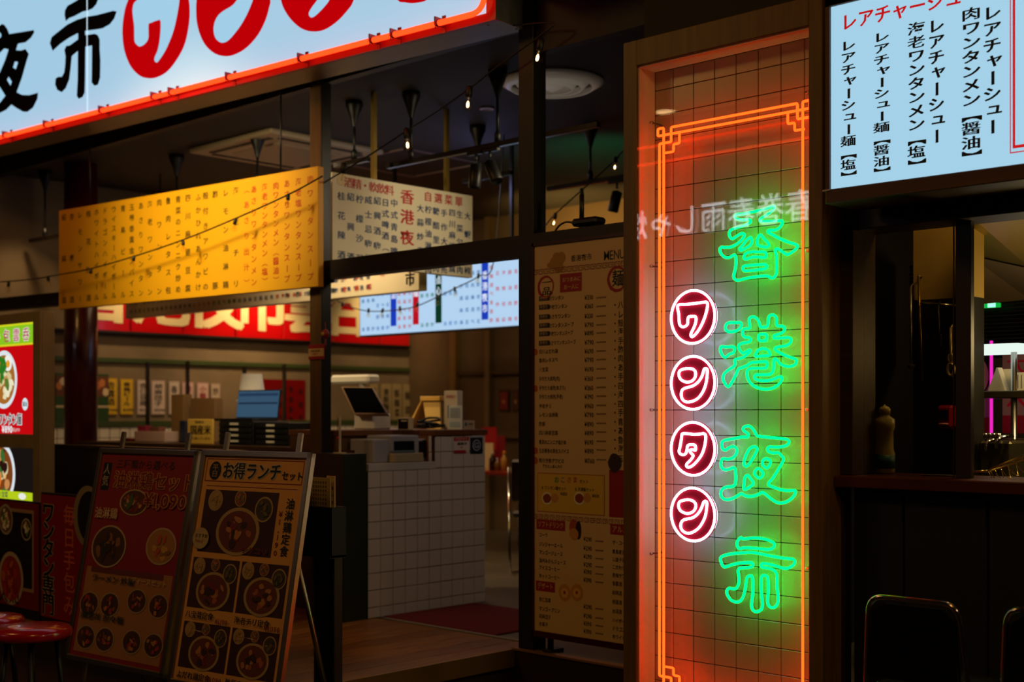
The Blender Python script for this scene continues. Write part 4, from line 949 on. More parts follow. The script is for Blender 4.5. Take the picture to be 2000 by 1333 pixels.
# food photo board at far left
o = thing('food_photo_board', 'food photo board with green lower half on the left wall beside the red column', 'poster', (LU+.01, onu(108, 760, LU+.01).y, 1.13), pi/2)
q = MB(); q.box(0, .5, -.01, 0, 0, .42, mat('2c4a1c', .5)); q.build('sheet', o)
ar = Art(Fr(o.location, pi/2), -.01)
ar.rect(0, .22, .5, .40, '6a3a20', 1)
for k in range(14): ar.ell(.03+.034*k, .31+.05*sin(k*2.3), .03, .035, ('c87a40', 'e0c8a0', '8a3018', 'b86030')[k % 4], 2, jit=.3)
ar.rect(0, .12, .5, .14, 'c8b088', 2); ar.build('print', o)
# perforated chrome uprights
for k, (px, lab) in enumerate(((288, 'leftmost, before the pink menu strips'), (366, 'second, beside the cardboard box'), (477, 'third, behind the desk lamp'), (555, 'rightmost, before the red poster'))):
    P = onu(px, 870, LU+.35); ztop = onu(px, (708, 706, 716, 712)[k], LU+.35).z
    o = thing('rack_upright', 'perforated chrome rack upright against the left wall, '+lab, 'rack', (P.x, P.y, 0))
    q = MB(); q.box(-.016, .016, -.012, .012, 0, ztop, mat('6a6660', .25, .9)); q.build('channel', o)
    q = MB()
    for j in range(int((ztop-.95)/.035)): 
        z = .95+.035*j; q.box(.0155, .0175, -.006, .006, z, z+.018, mat('080808', .6))
    o2 = q.build('slots', o); o2['kind'] = 'stuff'

# ================================================================== COUNTER with tiled side
cu0 = onz(724, 1211, 0); cu1 = onz(943, 1175, 0); CU = (cu0.x+cu1.x)/2; cv0, cv1 = cu0.y, cu1.y
CL = cv1-cv0
ct = thing('order_counter', 'order counter with white square tiles on its side and brown front', 'counter', (CU, cv0, 0), pi/2)
NL = onu(850, 900, CU).y-cv0                      # length of the lower niche
zc = 1.063; zn = .86
q = MB(); q.box(.0, NL, .012, .75, 0, zn, mat('3a2c1c', .5)); q.box(NL, CL, .012, .75, 0, zc, mat('3a2c1c', .5))
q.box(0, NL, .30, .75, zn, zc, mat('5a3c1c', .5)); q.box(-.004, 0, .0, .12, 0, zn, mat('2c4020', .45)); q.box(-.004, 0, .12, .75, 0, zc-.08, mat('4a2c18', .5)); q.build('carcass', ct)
q = MB(); WT = mat('6a4020', .4, noise=.15, scale=6)
q.box(NL-.02, CL+.01, -.012, .77, zc, zc+.035, WT, .003); q.box(-.0, NL-.02, .28, .77, zc, zc+.035, WT, .003); q.build('worktop', ct)
q = MB(); q.box(0, NL, -.004, .31, zn, zn+.045, mat('b8b4b0', .4), .003); q.box(NL-.03, NL-.002, 0, .30, zn+.045, zc, mat('7a4a24', .45)); q.build('niche_shelf', ct)['label'] = 'white lower shelf in the niche'
tw_ = CL/10
key = {}
for r in range(11):
    zt_ = zc-.1*r; zl_ = max(0, zt_-.1)
    if zt_ < .02: continue
    for k in range(10):
        a_, b_ = k*tw_, (k+1)*tw_; top = zt_
        if (a_+b_)/2 < NL:
            if zl_ > zn-.02: continue
            top = min(zt_, zn)
        W, Hh_ = round((b_-a_)/2-.002, 4), round((top-zl_)/2-.002, 4)
        if Hh_ < .006: continue
        if (W, Hh_) not in key:
            q = MB(); q.box(-W, W, 0, .012, -Hh_, Hh_, mat('c6beb8', .15), .002); key[(W, Hh_)] = q.build('tile', ct, ((a_+b_)/2, 0, (top+zl_)/2))
        else: part('tile', key[(W, Hh_)], ct, ((a_+b_)/2, 0, (top+zl_)/2))
CTOP = zc+.035
# stickers on the tiled side
def sticker(label, name, px0, py0, px1, py1, build):
    a = onu(px0, py1, CU+.006); b = onu(px1, py0, CU+.006)
    o = thing(name, label, 'sticker', (CU+.004, a.y, a.z), pi/2); build(o, b.y-a.y, b.z-a.z); return o
def stA(o, w_, h_):
    q = MB(); q.box(0, w_, -.001, 0, 0, h_, mat('d0c0b8', .5)); q.build('sheet', o)
    ar = Art(Fr(o.location, pi/2), -.001); ar.rect(0, h_*.76, w_, h_, 'a81824', 1); ar.rect(0, 0, w_*.8, h_*.18, 'a81824', 1); ar.row('アルバイト', w_*.06, h_*.88, w_*.17, h_*.17, 'e8d8d0', 2, .01); ar.row('募集中', w_*.2, h_*.58, w_*.22, h_*.22, '1a3020', 2, .02); ar.row('→', w_*.35, h_*.35, w_*.3, h_*.2, 'a81824', 2, .02); ar.build('lettering', o)
def stB(o, w_, h_):
    q = MB(); q.box(0, w_, -.001, 0, 0, h_, mat('141c30', .4)); q.build('sheet', o)
    ar = Art(Fr(o.location, pi/2), -.001); ar.rect(0, h_*.87, w_, h_, 'b8b8c0', 1); ar.ell(w_/2, h_*.45, w_*.33, h_*.3, 'a8b0c0', 1); ar.ell(w_/2, h_*.45, w_*.27, h_*.25, '141c30', 2); ar.ch('G', w_/2, h_*.45, w_*.6, h_*.4, 'a8b0c0', 3, .01); ar.build('print', o)
sticker('red and white notice sticker on top tiles of the counter', 'notice_sticker', 887, 854, 916, 886, stA)
sticker('dark navy square sticker with round emblem at the counter corner', 'emblem_sticker', 919, 850, 943, 887, stB)
# cash machine in the niche
def cpt(px, py, dy): p = onu(px, py, CU-dy); return (p.y-cv0, p.z)
cmc = thing('coin_machine', 'white cash change machine standing in the counter niche', 'machine', (CU, cv0, zn+.045), pi/2)
x0_, _ = cpt(727, 900, .06); x1_, _ = cpt(842, 900, .06); _, zt_ = cpt(760, 853, .1); hM = zt_-zn-.045
q = MB(); GW = mat('9a98a0', .45)
q.box(x0_+.01, x1_, .06, .28, 0, hM*.9, GW, .006); q.box(x0_+.13, x0_+.13+(x1_-x0_)*.5, .05, .27, 0, hM*1.04, GW, .008); q.build('body', cmc)
q = MB(); q.box(x0_+.16, x0_+.32, .043, .051, hM*.38, hM*.82, mat('14161c', .3)); q.box(x0_+.37, x0_+.42, .052, .061, hM*.3, hM*.8, mat('101010', .3)); q.box(x1_-.07, x1_-.01, .05, .061, hM*.15, hM*.85, mat('101014', .3)); q.build('slot', cmc)
q = MB(); q.box(x0_+.12, x0_+.36, -.0, .05, 0.0, hM*.36, mat('a8987c', .45), .006); q.box(x0_+.13, x0_+.30, .01, .05, hM*.36, hM*.46, mat('5a6a78', .4), .004); q.build('tray', cmc)
# objects on the worktop; helper puts a local frame on the counter plane facing right/front
def ctop(px, off): p = onu(px, 840, CU-off); p.z = CTOP; return p
p = ctop(713, .5)
tm_ = thing('pos_terminal', 'touch-screen register terminal with black tilted screen at the counter end', 'terminal', (p.x, p.y+.05, CTOP), radians(4))
def scr(px, py, v): 
    w_ = onv(px, py, v); return Matrix.Rotation(-radians(4), 3, 'Z') @ (w_-tm_.location)
tv = p.y+.02
c = [scr(665, 755, tv), scr(728, 756, tv+.12), scr(757, 808, tv+.0), scr(693, 808, tv-.12)]
c = [scr(667, 756, tv+.10), scr(728, 757, tv+.10), scr(757, 809, tv-.04), scr(692, 809, tv-.04)]
nrm = (c[1]-c[0]).cross(c[3]-c[0]).normalized()
if nrm.y > 0: nrm = -nrm
q = MB(); bk_ = [x-nrm*.022 for x in c]
q.add([*c, *bk_], [(0, 1, 2, 3), (4, 7, 6, 5), (0, 4, 5, 1), (1, 5, 6, 2), (2, 6, 7, 3), (3, 7, 4, 0)], mat('8a6a50', .4)); q.build('monitor_case', tm_)
q = MB(); ctr = sum(c, Vector())/4; q.quad([ctr+(x-ctr)*.93+nrm*.002 for x in c], mat('060708', .12)); q.build('screen', tm_)
q = MB(); q.box(-.16, .02, .0, .16, 0, .10, mat('c8bcb0', .5), .008); q.tube([(-.06, .08, .1), ctr-nrm*.02], .025, mat('5a4030', .5)); q.build('base', tm_)
q = MB(); t_ = scr(660, 742, tv+.2); t2 = scr(718, 742, tv+.2); q.box(t_.x-.06, t2.x, t_.y-.02, t_.y+.1, t_.z-.03, t_.z+.03, mat('c8c0b0', .5), .015); q.tube([((t_.x+t2.x)/2, t_.y+.04, t_.z), (-.05, .12, .1)], .02, mat('8a8478', .5)); q.build('rear_printer', tm_)
def boxat(name, label, cat, px0, px1, off, pyt, depth, m, bev=.004, z0=CTOP, yaw=0, extra=None, rel=0):
    a = ctop(px0, off); b = onv(px1, 840, a.y); t_ = onv(px0, pyt, a.y)
    o = thing(name, label, cat, (a.x, a.y, z0), yaw); w_, h_ = b.x-a.x, t_.z-z0
    q = MB(); q.box(0, w_, 0, depth, 0, h_, m, bev); q.build('body', o)
    if extra: extra(o, w_, h_, Fr((a.x, a.y, z0), yaw))
    return o
def ex_card(o, w_, h_, fr):
    q = MB(); q.box(w_*.1, w_*.85, -.004, 0, h_*.08, h_*.88, mat('08080a', .25), .001); q.box(w_*.35, w_*.8, -.006, -.004, h_*.68, h_*.78, mat('c8c0b8', .4)); q.build('screen', o)
boxat('card_reader', 'small white card reader with black face on the counter', 'reader', 776, 801, .25, 816, .03, mat('c8b89c', .5), extra=ex_card)
bd = thing('acrylic_menu_stand', 'yellowish slanted acrylic stand behind the cables on the counter', 'stand', tuple(ctop(830, .50)))
q = MB(); ya = mat('d8a850', .4); q.poly([(-.16, 0), (-.03, .19), (-.03, .20), (-.17, .02)], 0, ya, .12); q.box(-.05, .14, .0, .14, .185, .215, ya, .003); q.poly([(0, .0), (-.04, .18), (.12, .18), (.13, 0)], .02, mat('e8c070', .45), .01); q.build('body', bd)
q = MB(); p = ctop(838, .28); random.seed(3)
for k in range(9):
    a = random.random()*6; q.tube(spline([(.10*cos(a+j)*random.random()+.01, .05*sin(a+j*1.3), .012+.018*random.random()+.006*k*(k % 2)) for j in range(5)], 4, False), .008, M_BLACK, seg=6)
tag(q.build('cable_bundle', None, (p.x, p.y, CTOP)), 'tangled black cables lying on the counter', 'cable', kind='stuff')
def ex_leaf(o, w_, h_, fr):
    ar = Art(fr, -.001); ar.row('お支払い', w_*.2, h_*.85, w_*.17, h_*.09, 'b02018', 2, .02); ar.rect(w_*.3, h_*.3, w_*.52, h_*.62, '1a2060', 1); ar.rect(w_*.6, h_*.38, w_*.8, h_*.58, 'b03028', 1); ar.build('print', o)
boxat('leaflet_stand', 'tall cream leaflet stand with red heading on the counter corner', 'leaflet', 867, 893, .20, 764, .05, mat('d8ccb8', .5), .002, extra=ex_leaf)
def ex_leaf2(o, w_, h_, fr):
    ar = Art(fr, -.001)
    for k in range(6): ar.rect(w_*.12, h_*(.86-.07*k), w_*.88, h_*(.885-.07*k), '5a7aa8', 1)
    ar.rect(w_*.1, h_*.12, w_*.9, h_*.32, 'a8c0d0', 1); ar.build('print', o)
boxat('notice_leaflet', 'pale blue printed leaflet in front of the tall leaflet stand', 'leaflet', 876, 902, .14, 793, .006, mat('d0dce4', .5), .001, extra=ex_leaf2)
def ex_l3(o, w_, h_, fr):
    ar = Art(fr, -.001); ar.ell(w_*.25, h_*.6, w_*.12, h_*.25, '4a7a9a', 1); ar.rect(w_*.5, h_*.55, w_*.9, h_*.68, '3a3a3a', 1); ar.build('print', o)
boxat('small_card', 'small white card at the right corner of the counter', 'card', 905, 926, .12, 822, .005, mat('d8d0c0', .5), .001, extra=ex_l3)

# ================================================================== FRONT COUNTER along the shop front (dark), with things on it
fcz = .985
q = MB(); q.box(-9.35, CU-.79, 4.98, 5.72, 0, fcz-.03, mat('1c120a', .5)); q.box(-9.35, CU-.79, 4.95, 5.75, fcz-.03, fcz, mat('3a2412', .4), .003)
fc = thing('front_counter', 'long dark counter behind the two easel signs carrying laptop and drawers', 'counter', (-9.35, 4.95, 0)); bpy.context.view_layer.update()
o = q.build('body', fc); o.matrix_parent_inverse = fc.matrix_world.inverted()
def fbox(name, label, cat, px0, px1, pyt, v, depth, m, bev=.004, extra=None, z0=fcz, yaw=0):
    a = onv(px0, 870, v); b = onv(px1, 870, v); t_ = onv((px0+px1)/2, pyt, v)
    o = thing(name, label, cat, (a.x, v, z0), yaw); w_, h_ = b.x-a.x, t_.z-z0
    q = MB(); q.box(0, w_, 0, depth, 0, h_, m, bev); q.build('body', o)
    if extra: extra(o, w_, h_, Fr((a.x, v, z0), yaw))
    return o, w_, h_
def ex_dr(o, w_, h_, fr):
    for r in range(4):
        q = MB(); q.box(.012, w_-.012, -.012, 0, h_*(.04+.24*r), h_*(.24+.24*r)-.006, mat('141414', .35), .003); d = q.build('drawer', o)
        q = MB(); q.box(w_*.38, w_*.62, -.018, -.012, h_*(.12+.24*r), h_*(.12+.24*r)+.014, mat('c8c0b0', .4)); q.build('label_holder', d)
fbox('drawer_unit', 'black four-drawer desk unit under the laptop', 'drawers', 428, 494, 823, 5.1, .3, mat('0c0c0c', .4), extra=ex_dr)
fbox('drawer_unit', 'black four-drawer desk unit right of the one under the laptop', 'drawers', 500, 564, 826, 5.12, .3, mat('0c0c0c', .4), extra=ex_dr)
zd = onv(460, 823, 5.1).z
lp = thing('laptop', 'open laptop with blue screen on top of the black drawer unit', 'laptop', (onv(410, 823, 5.12).x, 5.12, zd))
w_ = onv(492, 823, 5.12).x-lp.location.x
q = MB(); q.box(0, w_, 0, .22, 0, .018, M_BLACK, .003); q.build('keyboard_base', lp)
h_ = onv(450, 762, 5.33).z-zd-.02
sc = MB(); sc.box(0, w_, 0, .008, 0, h_, mat('0a0a0c', .3), .003); so = sc.build('lid', lp, (0, .215, .018), (-.12, 0, 0))
sc = MB(); E_ = emit('3a5870', .8); sc.quad([(.008, -.002, .008), (w_-.008, -.002, .008), (w_-.008, -.002, h_-.008), (.008, -.002, h_-.008)], E_)
sc.quad([(.02, -.003, h_*.78), (w_-.02, -.003, h_*.78), (w_-.02, -.003, h_*.88), (.02, -.003, h_*.88)], emit('283c5a', .8)); sc.quad([(.02, -.003, h_*.5), (w_-.02, -.003, h_*.5), (w_-.02, -.003, h_*.56), (.02, -.003, h_*.56)], emit('1c2c40', .8)); so2 = sc.build('screen', so)
def ex_sign(o, w_, h_, fr):
    ar = Art(fr, -.001); ar.row('国産米', w_*.12, h_*.55, w_*.27, h_*.4, '2a1c10', 2, .03); ar.row('を使用しています', w_*.1, h_*.22, w_*.10, h_*.12, '3a2c18', 2); ar.row('当店は', w_*.3, h_*.88, w_*.12, h_*.12, '3a2c18', 2); ar.build('lettering', o)
fbox('rice_origin_sign', 'small yellow rice origin sign standing on the front counter', 'sign', 366, 416, 819, 5.06, .012, mat('d8b050', .5), extra=ex_sign)
fbox('cardboard_box', 'tall tan cardboard box left of the laptop', 'box', 334, 358, 771, 5.42, .08, mat('8a6a3c', .7)); fbox('cardboard_box', 'wide tan cardboard carton behind the laptop', 'box', 372, 420, 778, 5.45, .07, mat('7a5a34', .7))
fbox('pink_tissue_box', 'pink and white box pile left on the front counter', 'box', 262, 322, 843, 5.2, .12, mat('d8b8b0', .6)); 
zz = onv(290, 843, 5.2).z
fbox('magenta_box', 'small magenta box on top of the pink and white boxes', 'box', 268, 284, 832, 5.22, .06, mat('a83050', .6), z0=zz); fbox('brown_packet', 'brown packet on the pink and white boxes', 'box', 292, 310, 834, 5.22, .06, mat('8a5a4a', .6), z0=zz)
fbox('red_cup', 'small dark red cup at left end of the front counter', 'cup', 235, 253, 857, 5.15, .08, mat('7a0c14', .4), .01)
fbox('blue_binder', 'narrow dark blue binder left of the rice origin sign', 'binder', 350, 362, 822, 5.3, .05, mat('1a2440', .5))
# desk lamp / white cylinder
P = onv(492, 870, 5.60)
la = thing('desk_lamp', 'white cone-shaded desk lamp behind the laptop', 'lamp', (P.x, 5.60, fcz)); zl_ = onv(492, 785, 5.47).z-fcz; zt_ = onv(490, 729, 5.47).z-fcz; rb = (onv(512, 785, 5.47).x-onv(474, 785, 5.47).x)/2
q = MB(); q.lathe([(rb*1.12, zl_), (rb*.85, zl_+.02), (rb*.62, zt_), (rb*.55, zt_)], (0, 0, 0), mat('a8a49c', .5), 24); q.build('shade', la)
q = MB(); q.tube([(0, 0, .02), (0, 0, zl_+.02)], .01, M_BLACK); q.lathe([(.07, 0), (.07, .012), (.02, .02)], (0, 0, 0), M_BLACK, 20); q.build('stand', la)
q = MB(); a = onv(496, 785, 5.4); b = onv(536, 818, 5.2); q.box(0, .2, 0, .12, 0, .004, mat('a8a8a0', .5))
# white small stand with charm at the counter end
P = onv(664, 886, 4.78)
ws = thing('charm_stand', 'slim pale stand with small pink charm beside the doorway post', 'stand', (P.x, 4.78, P.z))
q = MB(); zh_ = onv(664, 812, 4.78).z-P.z; q.box(-.005, .005, -.005, .005, 0, zh_, mat('c8b898', .5)); q.box(-.035, .035, -.02, .02, 0, .006, mat('c8b898', .5)); q.box(-.028, .0, -.003, .003, zh_-.012, zh_, mat('c8b898', .5)); q.build('pole', ws)
q = MB(); q.lathe([(.001, -.012), (.01, 0), (.001, .012)], (-.02, 0, zh_*.4), mat('c02050', .4), 10); q.tube([(-.02, 0, zh_*.4), (-.02, 0, zh_-.006)], .002, M_BLACK); q.build('charm', ws)
q = MB(); z_ = P.z; q.box(-6.09, CU-.006, 4.69, cv0-.012, 0.001, z_, mat('3a2614', .5)); q.box(CU-.006, CU-.001, 4.69, cv0-.012, 0.001, z_, mat('1e2812', .5)); tag(q.build('low_cabinet', None), 'low brown cabinet under the charm stand in front of the counter', 'cabinet')  # right side face coloured green to carry the neon glow

# ================================================================== MAT, TABLE at the back, chair
q = MB(); a = onz(758, 1209, 0); b = onz(970, 1243, 0); c_ = onz(912, 1179, 0)
q.box(CU+.03, b.x, a.y, c_.y, 0.0, .012, mat('6a0e14', .95, bump=.3, scale=300), .004); tag(q.build('door_mat'), 'dark red rectangular mat beside the tiled counter', 'mat')
q = MB(); q.box(-5.73, -4.54, FACE_V+.155, FACE_V+.185, 0, .006, mat('8a8478', .4)); struct(q.build('trim_10'))
TVv = 7.9; A = onv(938, 921, TVv); B = onv(1012, 926, TVv); tz_ = A.z
tb_ = thing('dining_table', 'red-edged dining table with condiments at the back of the shop', 'table', (A.x-.2, TVv, 0))
w_ = B.x-A.x+.5
q = MB(); q.box(0, w_, 0, .7, tz_-.03, tz_, mat('b03818', .3), .004); q.build('tabletop', tb_)
for x, y in ((.08, .08), (w_-.08, .08), (.08, .62), (w_-.08, .62)): q = MB(); q.tube([(x, y, 0), (x, y, tz_-.03)], .018, M_CHROME); q.build('leg', tb_)
def cond(name, label, cat, px, py, r, h, m, mc):
    p = onv(px, py, 8.1); o = thing(name, label, cat, (p.x, p.y, tz_)); q = MB(); q.lathe([(r, 0), (r, h*.6), (r*.45, h*.78), (r*.45, h*.85)], (0, 0, 0), m, 14); q.build('body', o); q = MB(); q.lathe([(r*.5, h*.85), (r*.5, h), (r*.3, h*1.02)], (0, 0, 0), mc, 12); q.build('cap', o)
cond('condiment_bottle', 'dark soy sauce bottle on the back table', 'bottle', 962, 917, .03, .16, mat('2a1408', .15), mat('c8b090', .3)); cond('condiment_bottle', 'small amber condiment jar on the back table', 'bottle', 972, 916, .028, .11, mat('7a4a1c', .2), M_STEEL); cond('condiment_bottle', 'yellow-capped condiment bottle right on the back table', 'bottle', 985, 915, .03, .17, mat('b88430', .3), mat('d88a10', .4))
def bx(name, label, cat, px0, px1, py0, py1, v, m, th=.01, z0=None):
    a = onv(px0, py1, v); b = onv(px1, py0, v); z = a.z if z0 is None else z0
    q = MB(); q.box(0, b.x-a.x, 0, th, 0, b.z-z, m, .001); o = q.build(name, None, (a.x, v, z)); return tag(o, label, cat)
bx('red_table_menu', 'bright red menu card standing at left on the back table', 'menu', 941, 970, 835, 915, 8.25, mat('a01418', .4), z0=tz_)
bx('slanted_table_menu', 'dark red menu card right of the bright one on the back table', 'menu', 971, 986, 852, 915, 8.2, mat('7a1014', .4), z0=tz_); bx('cream_notice', 'cream notice in front of the red menu on the back table', 'notice', 943, 963, 866, 915, 8.15, mat('d0b080', .5), z0=tz_)
bx('small_plate', 'small pale dish right on the back table', 'dish', 992, 1005, 914, 917, 8.0, mat('d0c0a0', .4), .1, z0=tz_)
# back wall: pillars, panels, red framed picture
for k, (p0, p1) in enumerate(((882, 893), (950, 959))):
    a = onv(p0, 800, 9.45).x; b = onv(p1, 800, 9.45).x; q = MB(); q.box(a, b, 9.42, 9.5, 0, CEIL, mat(('8a6a34', '7a6440')[k], .5)); struct(q.build('trim_%d' % (11+k)))
a = onv(893, 800, 9.46).x; q = MB(); q.box(a, a+3, 9.44, 9.5, .95, 1.02, mat('6a5230', .5)); q.box(a, a+3, 9.44, 9.5, 1.60, 1.64, mat('4a3418', .5)); struct(q.build('trim_13'))
for (p0, p1, c_, lab) in ((969, 989, '8a1414', 'dark red framed picture on the back wall'), (995, 1010, '5a2c18', 'brown framed picture right of the red one on the back wall')):
    a = onv(p0, 804, 9.44); b = onv(p1, 762, 9.44); o = thing('framed_picture', lab, 'picture', (a.x, 9.499, a.z)); q = MB(); q.box(0, b.x-a.x, -.02, 0, 0, b.z-a.z, mat('3a2010', .4), .003); q.build('frame', o)
    q = MB(); q.box(.02, b.x-a.x-.02, -.024, -.02, .02, b.z-a.z-.02, mat(c_, .5)); q.lathe([(.02, -.003), (.02, 0)], ((b.x-a.x)/2, -.024, (b.z-a.z)*.45), mat('b08050', .5), 12, 'y', False); q.build('print', o)
# dining chair by the table (chrome legs, dark seat)
p = onz(975, 1100, .0)
ch_ = thing('dining_chair', 'dark padded chair with chrome frame at the back table', 'chair', (-6.4, 7.15, 0), radians(185))
q = MB(); q.box(-.21, .21, -.2, .22, .43, .48, mat('1a0a0a', .35), .02); q.build('seat', ch_)
q = MB(); q.box(-.20, .20, .2, .24, .55, .86, mat('1a0a0a', .35), .02); q.build('backrest', ch_)
for s_ in (-1, 1):
    q = MB(); q.tube(fillet([(s_*.21, .24, .8), (s_*.2, .24, .02), (s_*.2, -.22, .012), (s_*.2, -.2, .44)], .04, 4), .011, M_CHROME, seg=8); q.build('leg', ch_)

# ================================================================== CEILING: diffuser, cassette units, tracks, stems
def onc(px, py, z=CEIL): return onz(px, py, z)
p = onc(1078, 158)
df = thing('ceiling_diffuser', 'round white ceiling air diffuser with concentric rings', 'air vent', (p.x, p.y, CEIL)); R_ = .315
for r0, r1, z0, z1 in ((R_, R_*.80, -.012, -.05), (R_*.72, R_*.58, -.015, -.055), (R_*.5, R_*.38, -.02, -.06), (R_*.30, R_*.02, -.025, -.07)):
    q = MB(); q.lathe([(r0, z0+.01), (r0, z0), (r1, z1), (r1*.97, z1+.006), (r0*.92, z0+.016)], (0, 0, 0), mat('d8cec0', .4), 48); q.build('ring', df)
q = MB(); q.lathe([(R_*.8, -.001), (R_*.8, -.008)], (0, 0, 0), mat('2a2018', .8), 32); q.build('throat', df)
def cassette(label, px, py, w_, yaw=0, m='b8a888'):
    p = onc(px, py); o = thing('ceiling_cassette', label, 'air conditioner', (p.x, p.y, CEIL), yaw)
    q = MB(); q.box(-w_/2, w_/2, -w_/2, w_/2, -.04, -.001, mat(m, .5), .012); q.build('frame', o)
    q = MB(); q.box(-w_*.28, w_*.28, -w_*.28, w_*.28, -.052, -.04, mat('a89878', .5), .01); q.build('grille', o)
    q = MB()
    for s_ in (-1, 1):
        q.box(-w_*.36, w_*.36, s_*w_*.40-.02, s_*w_*.40+.02, -.046, -.04, mat('1a1208', .6)); q.box(s_*w_*.40-.02, s_*w_*.40+.02, -w_*.36, w_*.36, -.046, -.04, mat('1a1208', .6))
    q.build('slot', o)
cassette('square ceiling air conditioner above the right end of the yellow sign', 560, 290, 1.05, .0)
q = MB(); cc = onc(800, 318); fw = .42
for a_, b_, c_, d_ in ((-fw, fw, -fw, -fw+.02), (-fw, fw, fw-.02, fw), (-fw, -fw+.02, -fw, fw), (fw-.02, fw, -fw, fw)): q.box(cc.x+a_, cc.x+b_, cc.y+c_, cc.y+d_, CEIL-.01, CEIL-.001, mat('8a7468', .5))
tag(q.build('ceiling_hatch'), 'thin square outline of an access hatch in the ceiling', 'hatch')
for k, (px, py) in enumerate(((951, 211),)):
    p = onc(px, py); q = MB(); q.lathe([(.05, -.001), (.052, -.008), (.035, -.012), (.03, -.004)], (0, 0, 0), mat('c8b8a0', .4), 20); tag(q.build('smoke_detector', None, (p.x, p.y, CEIL)), 'small round ceiling fitting left of the big round diffuser', 'ceiling fitting')
def stem(parent, x, y, z1, z0):
    q = MB(); q.lathe([(.001, z0-.0), (.056, z0-.002), (.058, z0-.03), (.03, z0-.10), (.012, z0-.16), (.012, z0-.165)], (x, y, 0), M_BLACK, 20); q.build('canopy', parent)
    q = MB(); q.tube([(x, y, z0-.15), (x, y, z1+.03)], .009, M_BLACK, seg=8); q.lathe([(.02, z1), (.02, z1+.05), (.008, z1+.07)], (x, y, 0), M_BLACK, 12); q.build('stem', parent)
def track(label, pts, zt_, y_, x0, x1, heads=()):
    o = thing('light_track', label, 'light track', (x0, y_, zt_))
    q = MB(); q.box(0, x1-x0, -.018, .018, -.03, .0, mat('1a120a', .35), .002); q.build('rail', o)
    for px in pts: stem(o, px-x0, 0, 0, CEIL-zt_)
    for hx, tx in heads:
        q = MB(); q.box(hx-x0-.07, hx-x0+.07, -.015, .015, -.05, -.03, M_BLACK, .003); q.tube([(hx-x0, 0, -.05), (hx-x0, 0, -.09)], .008, M_BLACK)
        M = Matrix.Rotation(tx, 4, 'Y')
        q.lathe([(.002, .02), (.035, .01), (.038, -.12), (.034, -.13), (.03, -.12)], (hx-x0, 0, -.12), M_BLACK, 20, M=M); q.build('spot_head', o)
    return o
# main track: seen (770,325)->(1010,262) at the front of the ceiling
TZ = 2.80
tA = onz(775, 322, TZ); tB = onz(1011, 262, TZ)
tv = (tA.y+tB.y)/2
a = onv(757, 325, tv); b = onv(1013, 262, tv)
tzz = (onv(800, 316, tv).z+onv(980, 272, tv).z)/2
s1 = onv(803, 240, tv).x; s2 = onv(972, 200, tv).x; h1 = onv(930, 300, tv).x; h2 = onv(957, 290, tv).x
track('black ceiling track with two spotlight heads left of the right doorway post', [s1, s2], tzz, tv, a.x, b.x+.6, [(h1, .12), (h2, -.5)])
v2 = 5.35; z2 = onv(692, 300, v2).z
track('short black ceiling track above left end of the drink board', [onv(692, 300, v2).x], z2-.04, v2, onv(655, 320, v2).x, onv(720, 330, v2).x)
track('black ceiling track behind the yellow sign under the square air conditioner', [onv(503, 300, 5.5).x, onv(345, 330, 5.5).x], 2.62, 5.5, onv(300, 400, 5.5).x, onv(560, 400, 5.5).x)
v4 = onz(88, 460, 2.62).y
track('short black track at far left above the lit food cabinet', [onv(88, 460, 5.1).x], onv(88, 462, 5.1).z, 5.1, onv(60, 470, 5.1).x, onv(116, 460, 5.1).x)
v5 = 6.9
track('black ceiling track at the green-lit ceiling right of the doorway post', [onv(1153, 400, v5).x], onv(1153, 352, v5).z, v5, onv(1070, 365, v5).x, onv(1230, 330, v5).x, [(onv(1205, 340, v5).x, .3)])
v6 = 6.4
track('small ceiling track behind the drink board with hanging spotlight', [onv(933, 262, v6).x], onv(933, 345, v6).z, v6, onv(905, 345, v6).x, onv(1000, 345, v6).x)
# projector-like black thing on top of the menu beam
P = onv(1150, 447, 4.86)
pj = thing('black_floodlight', 'small black floodlight clamped on top of the beam over the menu board', 'light', (P.x, 4.83, 2.106))
q = MB(); q.box(-.06, .10, -.04, .05, .012, .05, M_BLACK, .012); q.box(-.02, .02, -.02, .02, 0, .02, M_BLACK); q.build('body', pj)
q = MB(); q.tube(spline([(-.05, 0, .03), (-.12, 0, .045), (-.17, 0, .03), (-.2, 0, .0)], 4, False), .005, M_BLACK); q.tube([(-.02, 0, .05), (-.02, 0, .17)], .012, M_BLACK); q.build('cable', pj)

